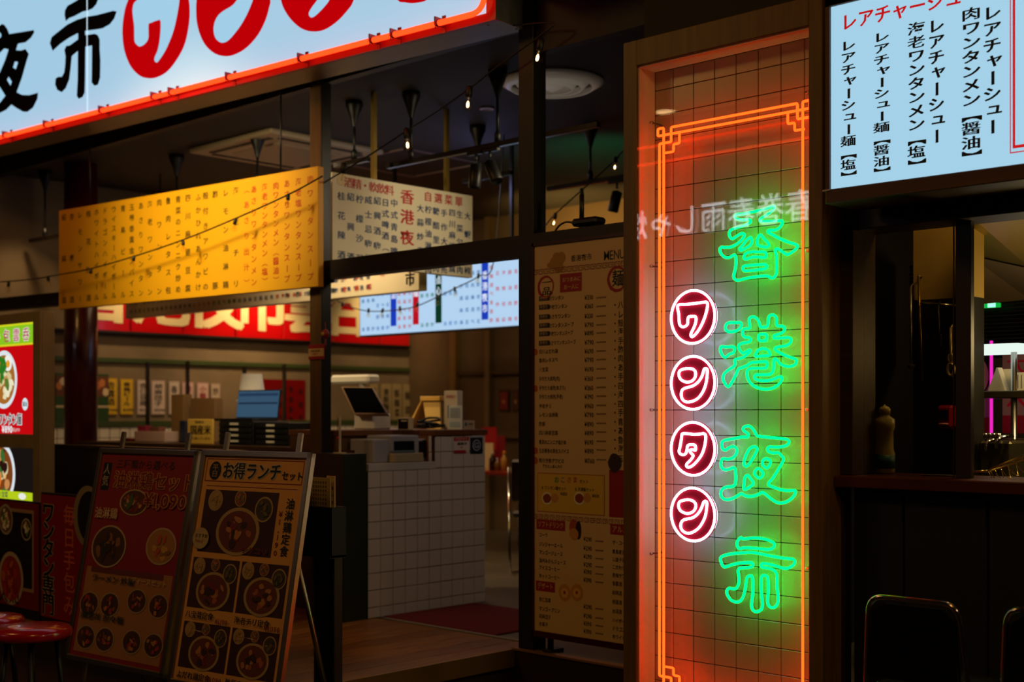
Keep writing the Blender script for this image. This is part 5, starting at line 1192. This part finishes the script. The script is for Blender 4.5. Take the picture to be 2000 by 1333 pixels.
# ================================================================== STRING LIGHTS
BG = glass((1, .95, .85), 1.0)
def strand(label, pts, f, sockets, lit=(), r=.0045, sc=1.0, e0=None, e1=None):
    P = [f(*p) for p in pts]
    if e0: P.insert(0, Vector(e0))
    if e1: P.append(Vector(e1))
    o = thing('string_lights', label, 'string lights', tuple(P[0]))
    L0 = P[0]; q = MB(); q.tube([p-L0 for p in spline(P, 5, False)], r, M_BLACK, seg=6); q.build('wire', o)
    for k, (px, py) in enumerate(sockets):
        s_ = f(px, py)-L0
        tl = (.25, -.1, .15, .3, -.2, .35, .1)[k % 7]; M = Matrix.Rotation(tl, 4, 'Y') @ Matrix.Scale(sc, 4)
        q = MB(); q.lathe([(.006, .012), (.017, .004), (.018, -.045), (.014, -.05)], s_, M_BLACK, 12, M=M); so = q.build('socket', o)
        q = MB(); q.lathe([(.012, -.048), (.014, -.058), (.027, -.078), (.029, -.092), (.022, -.112), (.002, -.120)], s_, BG, 16, M=M); q.build('bulb', so)
        if k in lit:
            q = MB(); q.lathe([(.002, -.068), (.007, -.078), (.007, -.095), (.002, -.1)], s_, emit((4, 2.4, 1.1), 2.2), 10, M=M); q.build('filament', so)['label'] = 'glowing filament'
        else:
            q = MB(); q.tube([s_+(M @ Vector(v)) for v in ((-.003, 0, -.05), (-.006, 0, -.09), (.006, 0, -.09), (.003, 0, -.05))], .0012, mat('c89050', .3, .8), seg=5); q.build('filament', so)
    return o
LA = Vector((-8.72, 4.30, 0)); LB_ = Vector((-6.04, 4.54, 0)); dL = (LB_-LA).normalized(); nL = Vector((-dL.y, dL.x, 0))
def onleft(px, py): d = ray(px, py); t = (LA-O).dot(nL)/d.dot(nL); return O+d*t
strand('string of clear bulbs crossing in front of the yellow sign', [(-60, 553), (0, 551), (60, 546), (115, 537), (178, 525), (262, 501), (357, 469), (460, 427), (564, 380), (630, 344)], onleft,
       [(17, 552), (94, 541), (178, 526), (262, 501), (357, 470), (460, 429), (563, 381)], sc=.62)
strand('string of glowing bulbs rising from the left doorway post to the big lit sign', [(653, 345), (672, 334), (735, 295), (794, 256), (855, 217), (917, 173), (965, 135), (1020, 95), (1057, 68), (1080, 45)], lambda x, y: onv(x, y, 4.70),
       [(672, 322), (794, 254), (917, 172), (1057, 79)], (1, 2, 3), e0=(-6.12, 4.776, 2.56), e1=(-4.46, 4.70, 3.149))
strand('string of small bulbs hanging across the pale blue lit panel', [(965, 508), (935, 540), (890, 563), (855, 580), (815, 598), (782, 605), (750, 608), (720, 608), (690, 602), (667, 592), (655, 585)], lambda x, y: onv(x, y, 6.7),
       [(935, 536), (888, 562), (856, 579), (816, 592), (781, 600), (748, 604), (720, 604), (669, 592)], sc=.6, e0=(-6.45, 6.7, 3.215))
strand('string with two bulbs under the green-lit ceiling', [(1066, 440), (1085, 418), (1136, 372), (1203, 312), (1230, 285)], lambda x, y: onv(x, y, 6.2), [(1085, 418), (1136, 370), (1203, 308)], (0, 1, 2), sc=.7, e1=(-4.1, 6.2, 3.215))
strand('dim string of bulbs at far left behind the yellow sign', [(-40, 455), (5, 460), (70, 482), (120, 490)], lambda x, y: onv(x, y, 6.4), [(5, 458), (74, 480), (113, 492)], sc=.7)

# ================================================================== LEFT: lit food cabinet
LV = 3.62; a = onv(78, 800, LV); fx0 = a.x-.85; LYW = 0
zt_ = onv(78, 607, LV).z; zb_ = onv(78, 985, LV).z
cb = thing('lit_food_cabinet', 'tan framed lit display cabinet with two bright food posters at the left edge', 'display cabinet', (fx0, LV, .0))
fr = Fr((fx0, LV, 0)); W_ = a.x-fx0
dep = onu(107, 800, a.x).y-LV
TN = mat('8a7450', .5, noise=.08, scale=6)
q = MB(); q.box(0, W_, .012, dep, zb_, zt_, TN, .003)
xi = fr.l(64, 800, 0)[0]; z1 = fr.l(62, 629, 0)[1]; z2_ = fr.l(62, 849, 0)[1]; z3 = fr.l(62, 877, 0)[1]; z4 = fr.l(62, 981, 0)[1]
q.box(xi, W_, 0, .014, zb_, zt_, TN, .002); q.box(0, xi, 0, .014, z1, zt_, TN, .002); q.box(0, xi, 0, .014, z3, z2_, TN, .002); q.build('casing', cb)
q = MB(); q.box(.05, W_-.05, .05, dep-.02, 0, zb_, mat('14100c', .6)); q.build('plinth', cb)
ar = Art(fr, .008, em=.95)
ar.rect(0, z2_, xi, z1, 'c80810', 0); hz = z1-(z1-z2_)*.2
ar.rect(0, hz, xi, z1, 'd8d820', 1); ar.rect(0, hz+.012, xi-.012, z1-.012, '8ac820', 2)
for i, c in enumerate('手包雲呑'):
    x = fr.l(-8+i*19, 660, 0)[0]; z = (hz+z1)/2-.005; s_ = .085
    for dx, dz in ((.004, 0), (-.004, 0), (0, .004), (0, -.004)): ar.ch(c, x+dx, z+dz, s_*1.05, s_, 'f4f0e0', 3, .03)
    ar.ch(c, x, z, s_*1.05, s_, 'b03058', 4, .01)
def bowl(ar, px, py, rpx, seed, soup='7a4a20', plate='dfe8ee', n_=26, cols=('e8dcb0', 'f0e8c8', 'c89858', '5a7a28', 'd8c890'), rim=.84, lit=False, k=1.0):
    random.seed(seed); x, z = ar.L((px, py)); r = abs(ar.L((px, py-rpx))[1]-z); rx = r*k
    ar.ell(x, z, rx, r, plate, 3, 36); ar.ell(x, z, rx*rim, r*rim, soup, 4, 36)
    for j in range(n_):
        a_ = random.random()*6.28; d_ = random.random()**.6*.62
        ar.ell(x+rx*d_*cos(a_), z+r*d_*sin(a_), rx*(.10+.14*random.random()), r*(.08+.12*random.random()), cols[j % len(cols)], 5+j % 4, 12, .35, random.random()*3)
    return x, z, rx, r
x, z, rx, r = bowl(ar, 8, 742, 57, 5, 'a86a28')
ar.ell(x+rx*.36, z+r*.55, .055, .05, 'f4f4ec', 9, 16, .1); ar.ell(x+rx*.38, z+r*.53, .026, .024, 'e8a020', 10, 12, .1)
for k in range(7): ar.ell(x+rx*(-.12+.05*k*(k % 2)), z+r*(.1+.09*k), .02, .045, '2a7a20', 9, 8, .4, k*.7)
x, z = ar.L((51, 790)); ar.ell(x, z, .038, .038, 'd8e8ee', 10, 20); ar.row('醤油', x-.03, z, .03, .03, '104040', 11, .02)
x = fr.l(2, 822, 0)[0]; z = fr.l(2, 820, 0)[1]
for dx, dz in ((.004, .003), (-.004, -.003), (.004, -.003), (-.004, .003)): ar.row('ワンタン麺', x-.035+dx, z+dz, .062, .075, 'eef4f4', 9, .03)
ar.row('ワンタン麺', x-.035, z, .062, .075, '0a1010', 11, .015)
z = fr.l(2, 839, 0)[1]; ar.row('¥890', x+.01, z, .062, .062, 'e8eef0', 10, .03); ar.row('税込979', x+.15, z-.003, .028, .028, 'e8c8c8', 10)
ar.rect(0, z4, xi, z3, '181210', 0); bowl(ar, 2, 925, 62, 11, '7a4018', cols=('c88a50', 'e8b878', '2a1410', 'e07a28', '3a6a30', 'd8c8a0'))
z5 = z4+(z3-z4)*.17; ar.rect(0, z4, xi, z5, 'b8d018', 14); ar.row('八宝菜', fr.l(0, 0, 0)[0]-.02, z4+.028, .045, .04, '142040', 15, .02)
x = fr.l(44, 970, 0)[0]; ar.ell(x, z4+.028, .05, .02, 'eef0e8', 15)
ar.build('lit_poster', cb, 'bright backlit food photo posters')
q = MB(); sx = W_
for dy in (.03, dep-.03): q.lathe([(.006, 0), (.005, .002)], (sx, dy, zt_-.04), M_STEEL, 8)
q.build('screw', cb)
# dark low wall right of the cabinet
q = MB(); A = onv(78, 875, 3.9); q.box(A.x-.3, A.x+1.6, 4.0, 4.10, 0, onv(150, 876, 4.0).z, mat('1a140c', .5)); 
lw = thing('low_partition', 'dark panelled low partition between the lit cabinet and the easel signs', 'partition', (A.x-.3, 4.0, 0)); hh_ = onv(150, 876, 4.0).z
q = MB(); q.box(0, 2.3, 0, .08, 0, hh_, mat('16110a', .5)); q.box(-.01, 2.31, -.015, .095, hh_, hh_+.02, mat('1a0e08', .4), .003); q.build('body', lw)
for k in range(5): q = MB(); q.box(.02+.45*k, .46+.45*k, -.012, 0, .06, hh_-.02, mat('1e180e', .55), .003); q.build('panel', lw)

# banner panels below the cabinet
BVv = 3.50
def banner(label, px0, px1, pt, pb, v, build, yaw=0, cat='banner', name='poster_panel'):
    a = onv(px0, pb, v); b = onv(px1, pb, v); t_ = onv(px1, pt, v); o = thing(name, label, cat, (a.x, v, 0), yaw)
    h_ = t_.z; w_ = b.x-a.x; q = MB(); q.box(0, w_, 0, .02, 0.0, h_, mat('0c0808', .5), .003); q.build('board', o); ar = Art(Fr((a.x, v, 0), yaw), 0); build(ar, w_, h_); ar.build('print', o); return o
def b1(ar, w_, h_):
    ar.rect(0, .06, w_, h_-.01, '7a1410', 1); ar.rect(.0, .16, w_-.06, h_-.05, 'a8805a', 2); ar.rect(0, .18, w_-.08, h_-.07, '1c0e0c', 2.5)
    bowl(ar, 52, 1035, 22, 3, '2a1c14', 'a89878'); bowl(ar, 12, 1015, 30, 4, '7a4a30', 'a89878'); bowl(ar, 22, 1130, 52, 8, '9a2c14', 'b8a080', cols=('b83018', '8a1c10', 'c85a30'))
    ar.row('一番人気!', .25, .11, .12, .085, '3a0c08', 3, .02)
banner('red framed food poster panel below the lit cabinet', -70, 76, 982, 1210, BVv, b1)
def b2(ar, w_, h_):
    ar.rect(0, .04, w_, h_-.012, '8a120c', 1); t = 'ワンタン専門'
    x, z0_ = ar.L((95, 985)); _, z1_ = ar.L((95, 1200))
    for dx, dz in ((.005, 0), (-.005, 0), (0, .005), (0, -.005), (.004, .004), (-.004, -.004)):
        for i, c in enumerate(t): p = (z0_-z1_)/6; ar.ch(c, x+dx, z0_-p*(i+.5)+dz, .15, .128, 'b09a78', 2, .03)
    for i, c in enumerate(t): p = (z0_-z1_)/6; ar.ch(c, x, z0_-p*(i+.5), .15, .128, '060404', 4, .02)
    x, _ = ar.L((136, 985)); 
    for i, c in enumerate('毎日手包み'): p = (z0_-z1_)/5; ar.ch(c, x, z0_-p*(i+.6)+.02, .135, .12, 'c85a38', 3, .01)
    ar.ell(ar.L((172, 1010))[0], ar.L((172, 1010))[1], .16, .17, '8a7458', 2); ar.ell(ar.L((175, 1010))[0], ar.L((172, 1010))[1], .13, .14, '1a0c08', 3)
banner('red banner panel with bold vertical katakana left of the easel signs', 80, 200, 972, 1210, BVv, b2)

# red stools
def stool(label, px, py, r=.155):
    p = onz(px, py, .34); o = thing('round_stool', label, 'stool', (p.x, p.y, -.15), .3)
    q = MB(); q.lathe([(.001, .455), (r*.98, .455), (r, .468), (r, .482), (r*.93, .496), (r*.5, .502), (.001, .503)], (0, 0, 0), mat('b00a12', .22, coat=.5), 36); q.build('seat', o)
    for k in range(4):
        a_ = pi/4+k*pi/2; q = MB(); q.tube([(r*.6*cos(a_), r*.6*sin(a_), .456), (r*.9*cos(a_), r*.9*sin(a_), 0)], .011, M_BLACK); q.build('leg', o)
    q = MB(); q.tube([(r*.74*cos(t), r*.74*sin(t), .2) for t in [2*pi*k/28 for k in range(28)]], .006, M_BLACK, True); q.build('foot_ring', o)
stool('red round stool in full view before the banner panels', 62, 1228); stool('red round stool cut by the left photo edge', -28, 1209)

# ================================================================== EASEL SIGNS
def easel(label, pbl, pbr, ptr, ptl, art, hleg=.2, seed=1):
    # bottom-left / bottom-right pixels, mall floor at -.15; the face leans back
    t0 = 1.16*2520/(pbr[1]-808)
    R_ = O+ray(*pbr)*t0; zb_ = R_.z
    L_ = O+ray(*pbl)*((zb_-CAMZ)/ray(*pbl).z)
    yaw = yawof(L_, R_); w_ = (R_-L_).length
    best = None
    for k in range(0, 40):                     # lean and height that carry the top corners
        le = -radians(k*.5); fr = Fr((L_.x, L_.y, zb_), yaw, le); a = fr.l(*ptl); b = fr.l(*ptr)
        e = abs(a[0])+abs(b[0]-w_)+abs(a[1]-b[1])*.5
        if best is None or e < best[0]: best = (e, le, (a[1]+b[1])/2)
    _, le, h_ = best
    o = thing('easel_sign', label, 'sign board', (L_.x, L_.y, -.15), yaw); fr = Fr((L_.x, L_.y, zb_), yaw, le)
    M = Matrix.Translation((0, 0, zb_+.15)) @ Matrix.Rotation(le, 4, 'X')
    def put(q, name, lab=None):
        ob = q.build(name, o); ob.matrix_local = M
        if lab: ob['label'] = lab
        return ob
    q = MB(); F_ = M_ALU; fw = .028
    q.box(0, fw, -.012, .018, 0, h_, F_, .004); q.box(w_-fw, w_, -.012, .018, 0, h_, F_, .004); q.box(0, w_, -.012, .018, 0, fw, F_, .004); q.box(0, w_, -.012, .018, h_-fw, h_, F_, .004); put(q, 'frame')
    q = MB(); q.box(fw*.5, w_-fw*.5, -.002, .014, fw*.5, h_-fw*.5, mat('1a1210', .6)); put(q, 'backing')
    q = MB(); q.box(fw, w_-fw, -.0155, -.0135, fw, h_-fw, glass(gl=1.0)); put(q, 'clear_cover')
    ar = Art(fr, -.002, rough=.6); art(ar, w_, h_, fw); put(ar.mb, 'print')['kind'] = 'stuff'
    zl = -(zb_+.15)/cos(le)
    for x in (w_*.17, w_*.83):
        q = MB(); q.box(x-.013, x+.013, .018, .034, zl+.02, h_+.085, F_, .003); put(q, 'front_leg')
    for x in (w_*.10, w_*.90):
        T_ = M @ Vector((x, .03, h_*.62)); q = MB(); q.tube([T_, (x+.0, T_.y+.24, 0)], .011, F_, seg=8); q.build('rear_leg', o)
    return fr
def art1(ar, w_, h_, fw):
    ar.rect(fw, fw, w_-fw, h_-fw, '8a1412', 0)
    ar.rect(fw+.025, fw+.02, w_-fw-.02, h_*.44, 'a8703c', 1)
    ar.row('三種類から選べる', w_*.2, h_*.925, w_*.075, h_*.045, '3a0a06', 2)
    x0_ = w_*.07; ar.rect(x0_, h_*.80, x0_+w_*.085, h_*.93, '0a0c10', 2); ar.col('人気', x0_+w_*.042, h_*.925, h_*.815, w_*.07, 'b8a080', 3)
    for dx, dz in ((.004, .003), (-.004, -.003), (.004, -.003), (-.004, .003)): ar.row('油淋鶏セット', w_*.20+dx, h_*.85+dz, w_*.135, h_*.085, 'c07838', 3, .03); ar.row('¥1,090', w_*.55+dx, h_*.765+dz, w_*.15, h_*.085, 'c07838', 9, .02)
    ar.row('油淋鶏セット', w_*.20, h_*.85, w_*.135, h_*.085, '6a100c', 5, .01); ar.row('¥1,090', w_*.55, h_*.765, w_*.15, h_*.085, '6a100c', 11, .01)
    ar.row('油淋鶏', w_*.07, h_*.69, w_*.08, h_*.055, 'c8a880', 12, .02)
    bowl(ar, 262, 982, 26, 21, '5a2c14', 'b89c74', 24, ('a85a28', '7a2c14', 'c88a50', '4a5a24'), .9, k=1.75)
    bowl(ar, 213, 1068, 42, 22, '4a2814', 'b89c74', 20, ('3a1c0c', '8a5a2c', '2c2418'), .92, k=1.35); bowl(ar, 315, 1068, 37, 23, 'a87030', 'b89c74', 12, ('c89040', 'b8502c', '8a5a24'), .9, k=1.3)
    for (px, py) in ((175, 1180), (215, 1182), (268, 1175), (310, 1185), (168, 1245), (205, 1250), (258, 1255), (300, 1262)): bowl(ar, px, py, 25, px, '4a2210', 'a88a60', 14, ('8a4a20', '3a1c0c', 'b87838', 'a83018'), .88, k=1.3)
    ar.rect(w_*.12, h_*.415, w_*.85, h_*.44, '6a2c18', 2)
    ar.row('ラーメン 炒飯', w_*.15, h_*.39, w_*.07, h_*.035, '1a2c14', 10, .02); ar.row('麻婆丼 担々麺', w_*.1, h_*.215, w_*.07, h_*.035, '1a2c14', 10, .02); ar.row('レディースセット', w_*.5, h_*.4, w_*.05, h_*.03, 'c8a880', 10, .01)
def art2(ar, w_, h_, fw):
    CR = 'e0a050'
    ar.rect(fw, fw, w_-fw, h_-fw, CR, 0); RDk = '7a1410'
    for (a_, b_, c_, d_) in ((.06, .865, .94, .869), (.06, .96, .94, .964), (.06, .865, .066, .964), (.934, .865, .94, .964), (.09, .845, .91, .848)): ar.rect(w_*a_, h_*b_, w_*c_, h_*d_, RDk, 1)
    ar.ell(w_*.15, h_*.912, w_*.055, h_*.04, '100808', 2); ar.ch('平', w_*.15, h_*.925, w_*.06, h_*.03, 'b89060', 3); ar.ch('日', w_*.15, h_*.897, w_*.06, h_*.03, 'b89060', 3)
    for dx, dz in ((.004, .003), (-.004, -.003), (.004, -.003), (-.004, .003)): ar.row('お得ランチ', w_*.22+dx, h_*.912+dz, w_*.107, h_*.075, 'c8b8a0', 2, .035)
    ar.row('お得ランチ', w_*.22, h_*.912, w_*.107, h_*.075, '0c0a10', 4, .02); ar.row('セット', w_*.76, h_*.90, w_*.062, h_*.04, '0c0a10', 4, .02)
    def cell(x0, z0, x1, z1, seed, big=.36):
        ar.rect(x0, z0, x1, z1, '3a1410', 1); random.seed(seed); W2, H2 = x1-x0, z1-z0
        def dish(cx, cz, r, soup, seed, cols, kk=1.0):
            random.seed(seed); ar.ell(cx, cz, r*kk, r, 'b0905c', 3, 30); ar.ell(cx, cz, r*kk*.86, r*.86, soup, 4, 30)
            for j in range(16):
                a_ = random.random()*6.28; d_ = random.random()**.6*.6; ar.ell(cx+r*kk*d_*cos(a_), cz+r*d_*sin(a_), r*(.12+.14*random.random()), r*(.09+.12*random.random()), cols[j % len(cols)], 5+j % 4, 10, .35, random.random()*3)
        dish(x0+W2*.16, z1-H2*.17, H2*.17, 'b08c54', seed, ('b89460', 'a88450')); dish(x0+W2*.50, z1-H2*.12, H2*.13, '8a4a24', seed+1, ('4a6a54', 'b07038')); dish(x0+W2*.83, z1-H2*.27, H2*.20, '4a3a1c', seed+2, ('3a3a18', '6a5a2c'))
        dish(x0+W2*.52, z0+H2*.36, H2*.38, '6a3014', seed+3, ('a85a2c', '7a2010', 'b87838', '3a1c10'), 1.3)
    cell(w_*.09, h_*.565, w_*.76, h_*.83, 31)
    cell(w_*.07, h_*.33, w_*.50, h_*.54, 35); cell(w_*.52, h_*.33, w_*.93, h_*.54, 39); cell(w_*.07, h_*.08, w_*.50, h_*.27, 43); cell(w_*.52, h_*.08, w_*.93, h_*.27, 47)
    ar.ell(w_*.12, h_*.62, w_*.075, h_*.045, 'b8a070', 12); ar.row('おすすめ', w_*.065, h_*.63, w_*.03, h_*.02, '2a140c', 13); ar.row('No.1', w_*.075, h_*.608, w_*.04, h_*.02, '8a1410', 13)
    ar.col('油淋鶏定食', w_*.87, h_*.81, h_*.57, w_*.075, '0c0808', 3, .025); ar.col('¥1,190', w_*.80, h_*.76, h_*.57, w_*.06, '7a1410', 3, .01)
    ar.row('ザクコリ', w_*.5, h_*.585, w_*.06, h_*.03, '7a1410', 13, .02)
    for t, x, z in (('八宝菜定食', .08, .30), ('海老チリ定食', .53, .30), ('よだれ鶏定食', .08, .05), ('酢豚定食', .53, .05)): ar.row(t, w_*x, h_*z, w_*.052, h_*.032, '0c0808', 10, .02)
    for t, x, z in (('¥1,190', .36, .285), ('¥1,090', .80, .285), ('¥1,090', .36, .05), ('¥990', .80, .05)): ar.row(t, w_*x, h_*z, w_*.05, h_*.028, '7a1410', 11, .01)
easel('left easel sign with dark red fried chicken set poster and large price', (128, 1288), (321, 1328), (388, 881), (200, 875), art1)
easel('right easel sign with orange-tan weekday lunch set poster', (328, 1337), (545, 1378), (612, 883), (397, 881), art2)

# ================================================================== NEWSPAPER RACK
P = onv(632, 1200, 3.46)
nr = thing('leaflet_rack', 'black pedestal rack holding printed leaflets in front of the doorway post', 'rack', (P.x, 3.46, -.15), 0)
fr = Fr((P.x, 3.46, -.15))
def RX(px, py, y=0): return fr.l(px, py, y)
q = MB(); x0_, x1_ = RX(612, 1200)[0], RX(652, 1200)[0]; q.box(x0_, x1_, 0, .05, .02, RX(640, 1060)[1], mat('060606', .5), .004); q.build('pedestal', nr)
q = MB(); q.box(-.12, .12, -.12, .14, 0, .02, M_BLACK, .004); q.build('base', nr)
pb = RX(640, 1086)[1]; pt = RX(600, 985)[1]; xa, xb = RX(588, 1000)[0], RX(672, 1000)[0]
q = MB(); q.box(xa+.01, xb-.01, .0, .012, pb, pt, M_BLACK, .002); q.box(xa, xb, -.075, -.063, pb+.01, pt, M_BLACK, .002); q.box(xa, xb, -.075, .012, pb, pb+.012, M_BLACK); q.box(xb-.012, xb, -.075, .012, pb, pt, mat('0a0a0c', .7), .002); q.box(xa, xa+.012, -.075, .012, pb, pt, M_BLACK); q.build('pocket', nr)
hp = RX(600, 923)[1]
lf = thing('newspaper_leaflet', 'cream printed newspaper-like leaflet at front of the black rack', 'leaflet', (P.x+xa+.02, 3.46-.055, -.15+pb+.014)); 
q = MB(); wq = xb-xa-.045; hq = hp-pb-.03; q.box(0, wq, 0, .006, 0, hq, mat('a08458', .7), .001); q.build('sheet', lf)
ar = Art(Fr(lf.location), -.0002)
for k in range(14): ar.col('香港夜市新開店営業中', .012+k*(wq-.024)/14, hq-.012, hq*.42, .011, '2a2014', 1)
ar.build('lettering', lf)
lf = thing('price_leaflet', 'cream leaflet with red seal behind the newspaper leaflet in the rack', 'leaflet', (P.x+xb-.075, 3.46-.035, -.15+pb+.014))
q = MB(); q.box(0, .055, 0, .006, 0, hq+.008, mat('b89868', .7), .001); q.build('sheet', lf); ar = Art(Fr(lf.location), -.0002); ar.ell(.02, hq-.03, .014, .016, '8a1420', 1); ar.col('営業時間', .02, hq-.05, hq-.14, .02, '8a1420', 1, .02); ar.col('案内図', .042, hq-.03, hq-.12, .014, '3a2c18', 1, .01); ar.build('lettering', lf)

# charm and sticker on the left doorway post
P = onv(629, 640, 4.77)
cm_ = thing('lucky_charm', 'small red and yellow knotted lucky charm hanging on the doorway post', 'charm', (onv(640, 640, 4.765).x, 4.748, onv(640, 683, 4.74).z))
h_ = onv(640, 640, 4.74).z-cm_.location.z
q = MB(); q.tube([(0, 0, 0), (0, 0, h_*.5)], .006, mat('6a0c0a', .6)); q.build('tassel', cm_)
q = MB(); q.lathe([(.002, -.03), (.022, -.012), (.024, .012), (.002, .032)], (0, 0, h_*.72), mat('8a1c10', .5), 8); q.lathe([(.002, -.014), (.013, 0), (.002, .014)], (0, -.018, h_*.72), mat('b8901c', .5), 8); q.tube([(0, 0, h_*.8), (0, 0, h_*1.25)], .002, mat('8a1c10', .5)); q.build('knot', cm_)
a = onv(603, 703, 4.765); b = onv(633, 672, 4.765)
st = thing('post_sticker', 'red and white notice sticker on the left doorway post', 'sticker', (a.x, 4.764, a.z))
w_, h_ = b.x-a.x, b.z-a.z; q = MB(); q.box(0, w_, 0, .004, 0, h_, mat('8a1414', .5)); q.build('sheet', st)
ar = Art(Fr(st.location), 0); ar.rect(0, h_*.2, w_, h_*.72, 'b8905c', 1); ar.row('試験設備', w_*.15, h_*.55, w_*.15, h_*.18, '3a1c10', 2); ar.row('作動中', w_*.25, h_*.35, w_*.12, h_*.15, 'a01c10', 2); ar.build('lettering', st)

# ================================================================== ACROSS THE MALL (what the glass reflects)
q = MB(); q.box(-14, 4, -5.0, 4.79, 4.6, 4.7, mat('2a221a', .8)); struct(q.build('ceiling_mall'))
for k, (px, py, w_) in enumerate(((1300, 218, 40), (1338, 237, 30))):
    d = ray(px, py); t = (4.6-CAMZ)/d.z; p = O+d*t
    o = thing('mall_downlight', 'round warm downlight in the mall ceiling, %s of the pair' % ('first', 'second')[k], 'light', (p.x, 8.6-p.y, 4.6)); r_ = w_*t/2520/2
    q = MB(); q.lathe([(r_, -.004), (r_, -.001)], (0, 0, 0), emit((1, .62, .25), 12), 24); q.build('lens', o)
    q = MB(); q.lathe([(r_*1.15, -.0), (r_*1.15, -.008), (r_*1.02, -.008), (r_*1.02, -.0)], (0, 0, 0), M_WHITE, 24); q.build('ring', o)
VV = 10.8
a = onv(1250, 500, VV); b = onv(1600, 380, VV)
op = thing('opposite_shop_sign', 'dark sign with white lettering on the shop across the mall', 'sign', (b.x+.2, 8.6-VV, a.z-.05), pi)
q = MB(); q.box(0, (b.x-a.x)+.6, 0, .1, 0, 1.5, mat('0c0a08', .6)); q.build('board', op)
ar = Art(Fr(op.location, pi), 0, em=7); ar.row('春巻春雨しゃ焼', .25, .36, .33, .33, (.9, .95, 1), 2, .0); ar.build('lettering', op)
q = MB(); 
for z in (1.0, 1.18): q.tube([(.3, -.02, z-.0), ((b.x-a.x)+.3, -.02, z)], .012, emit((5, .2, .03), 1.6))
q.build('neon_tube', op)
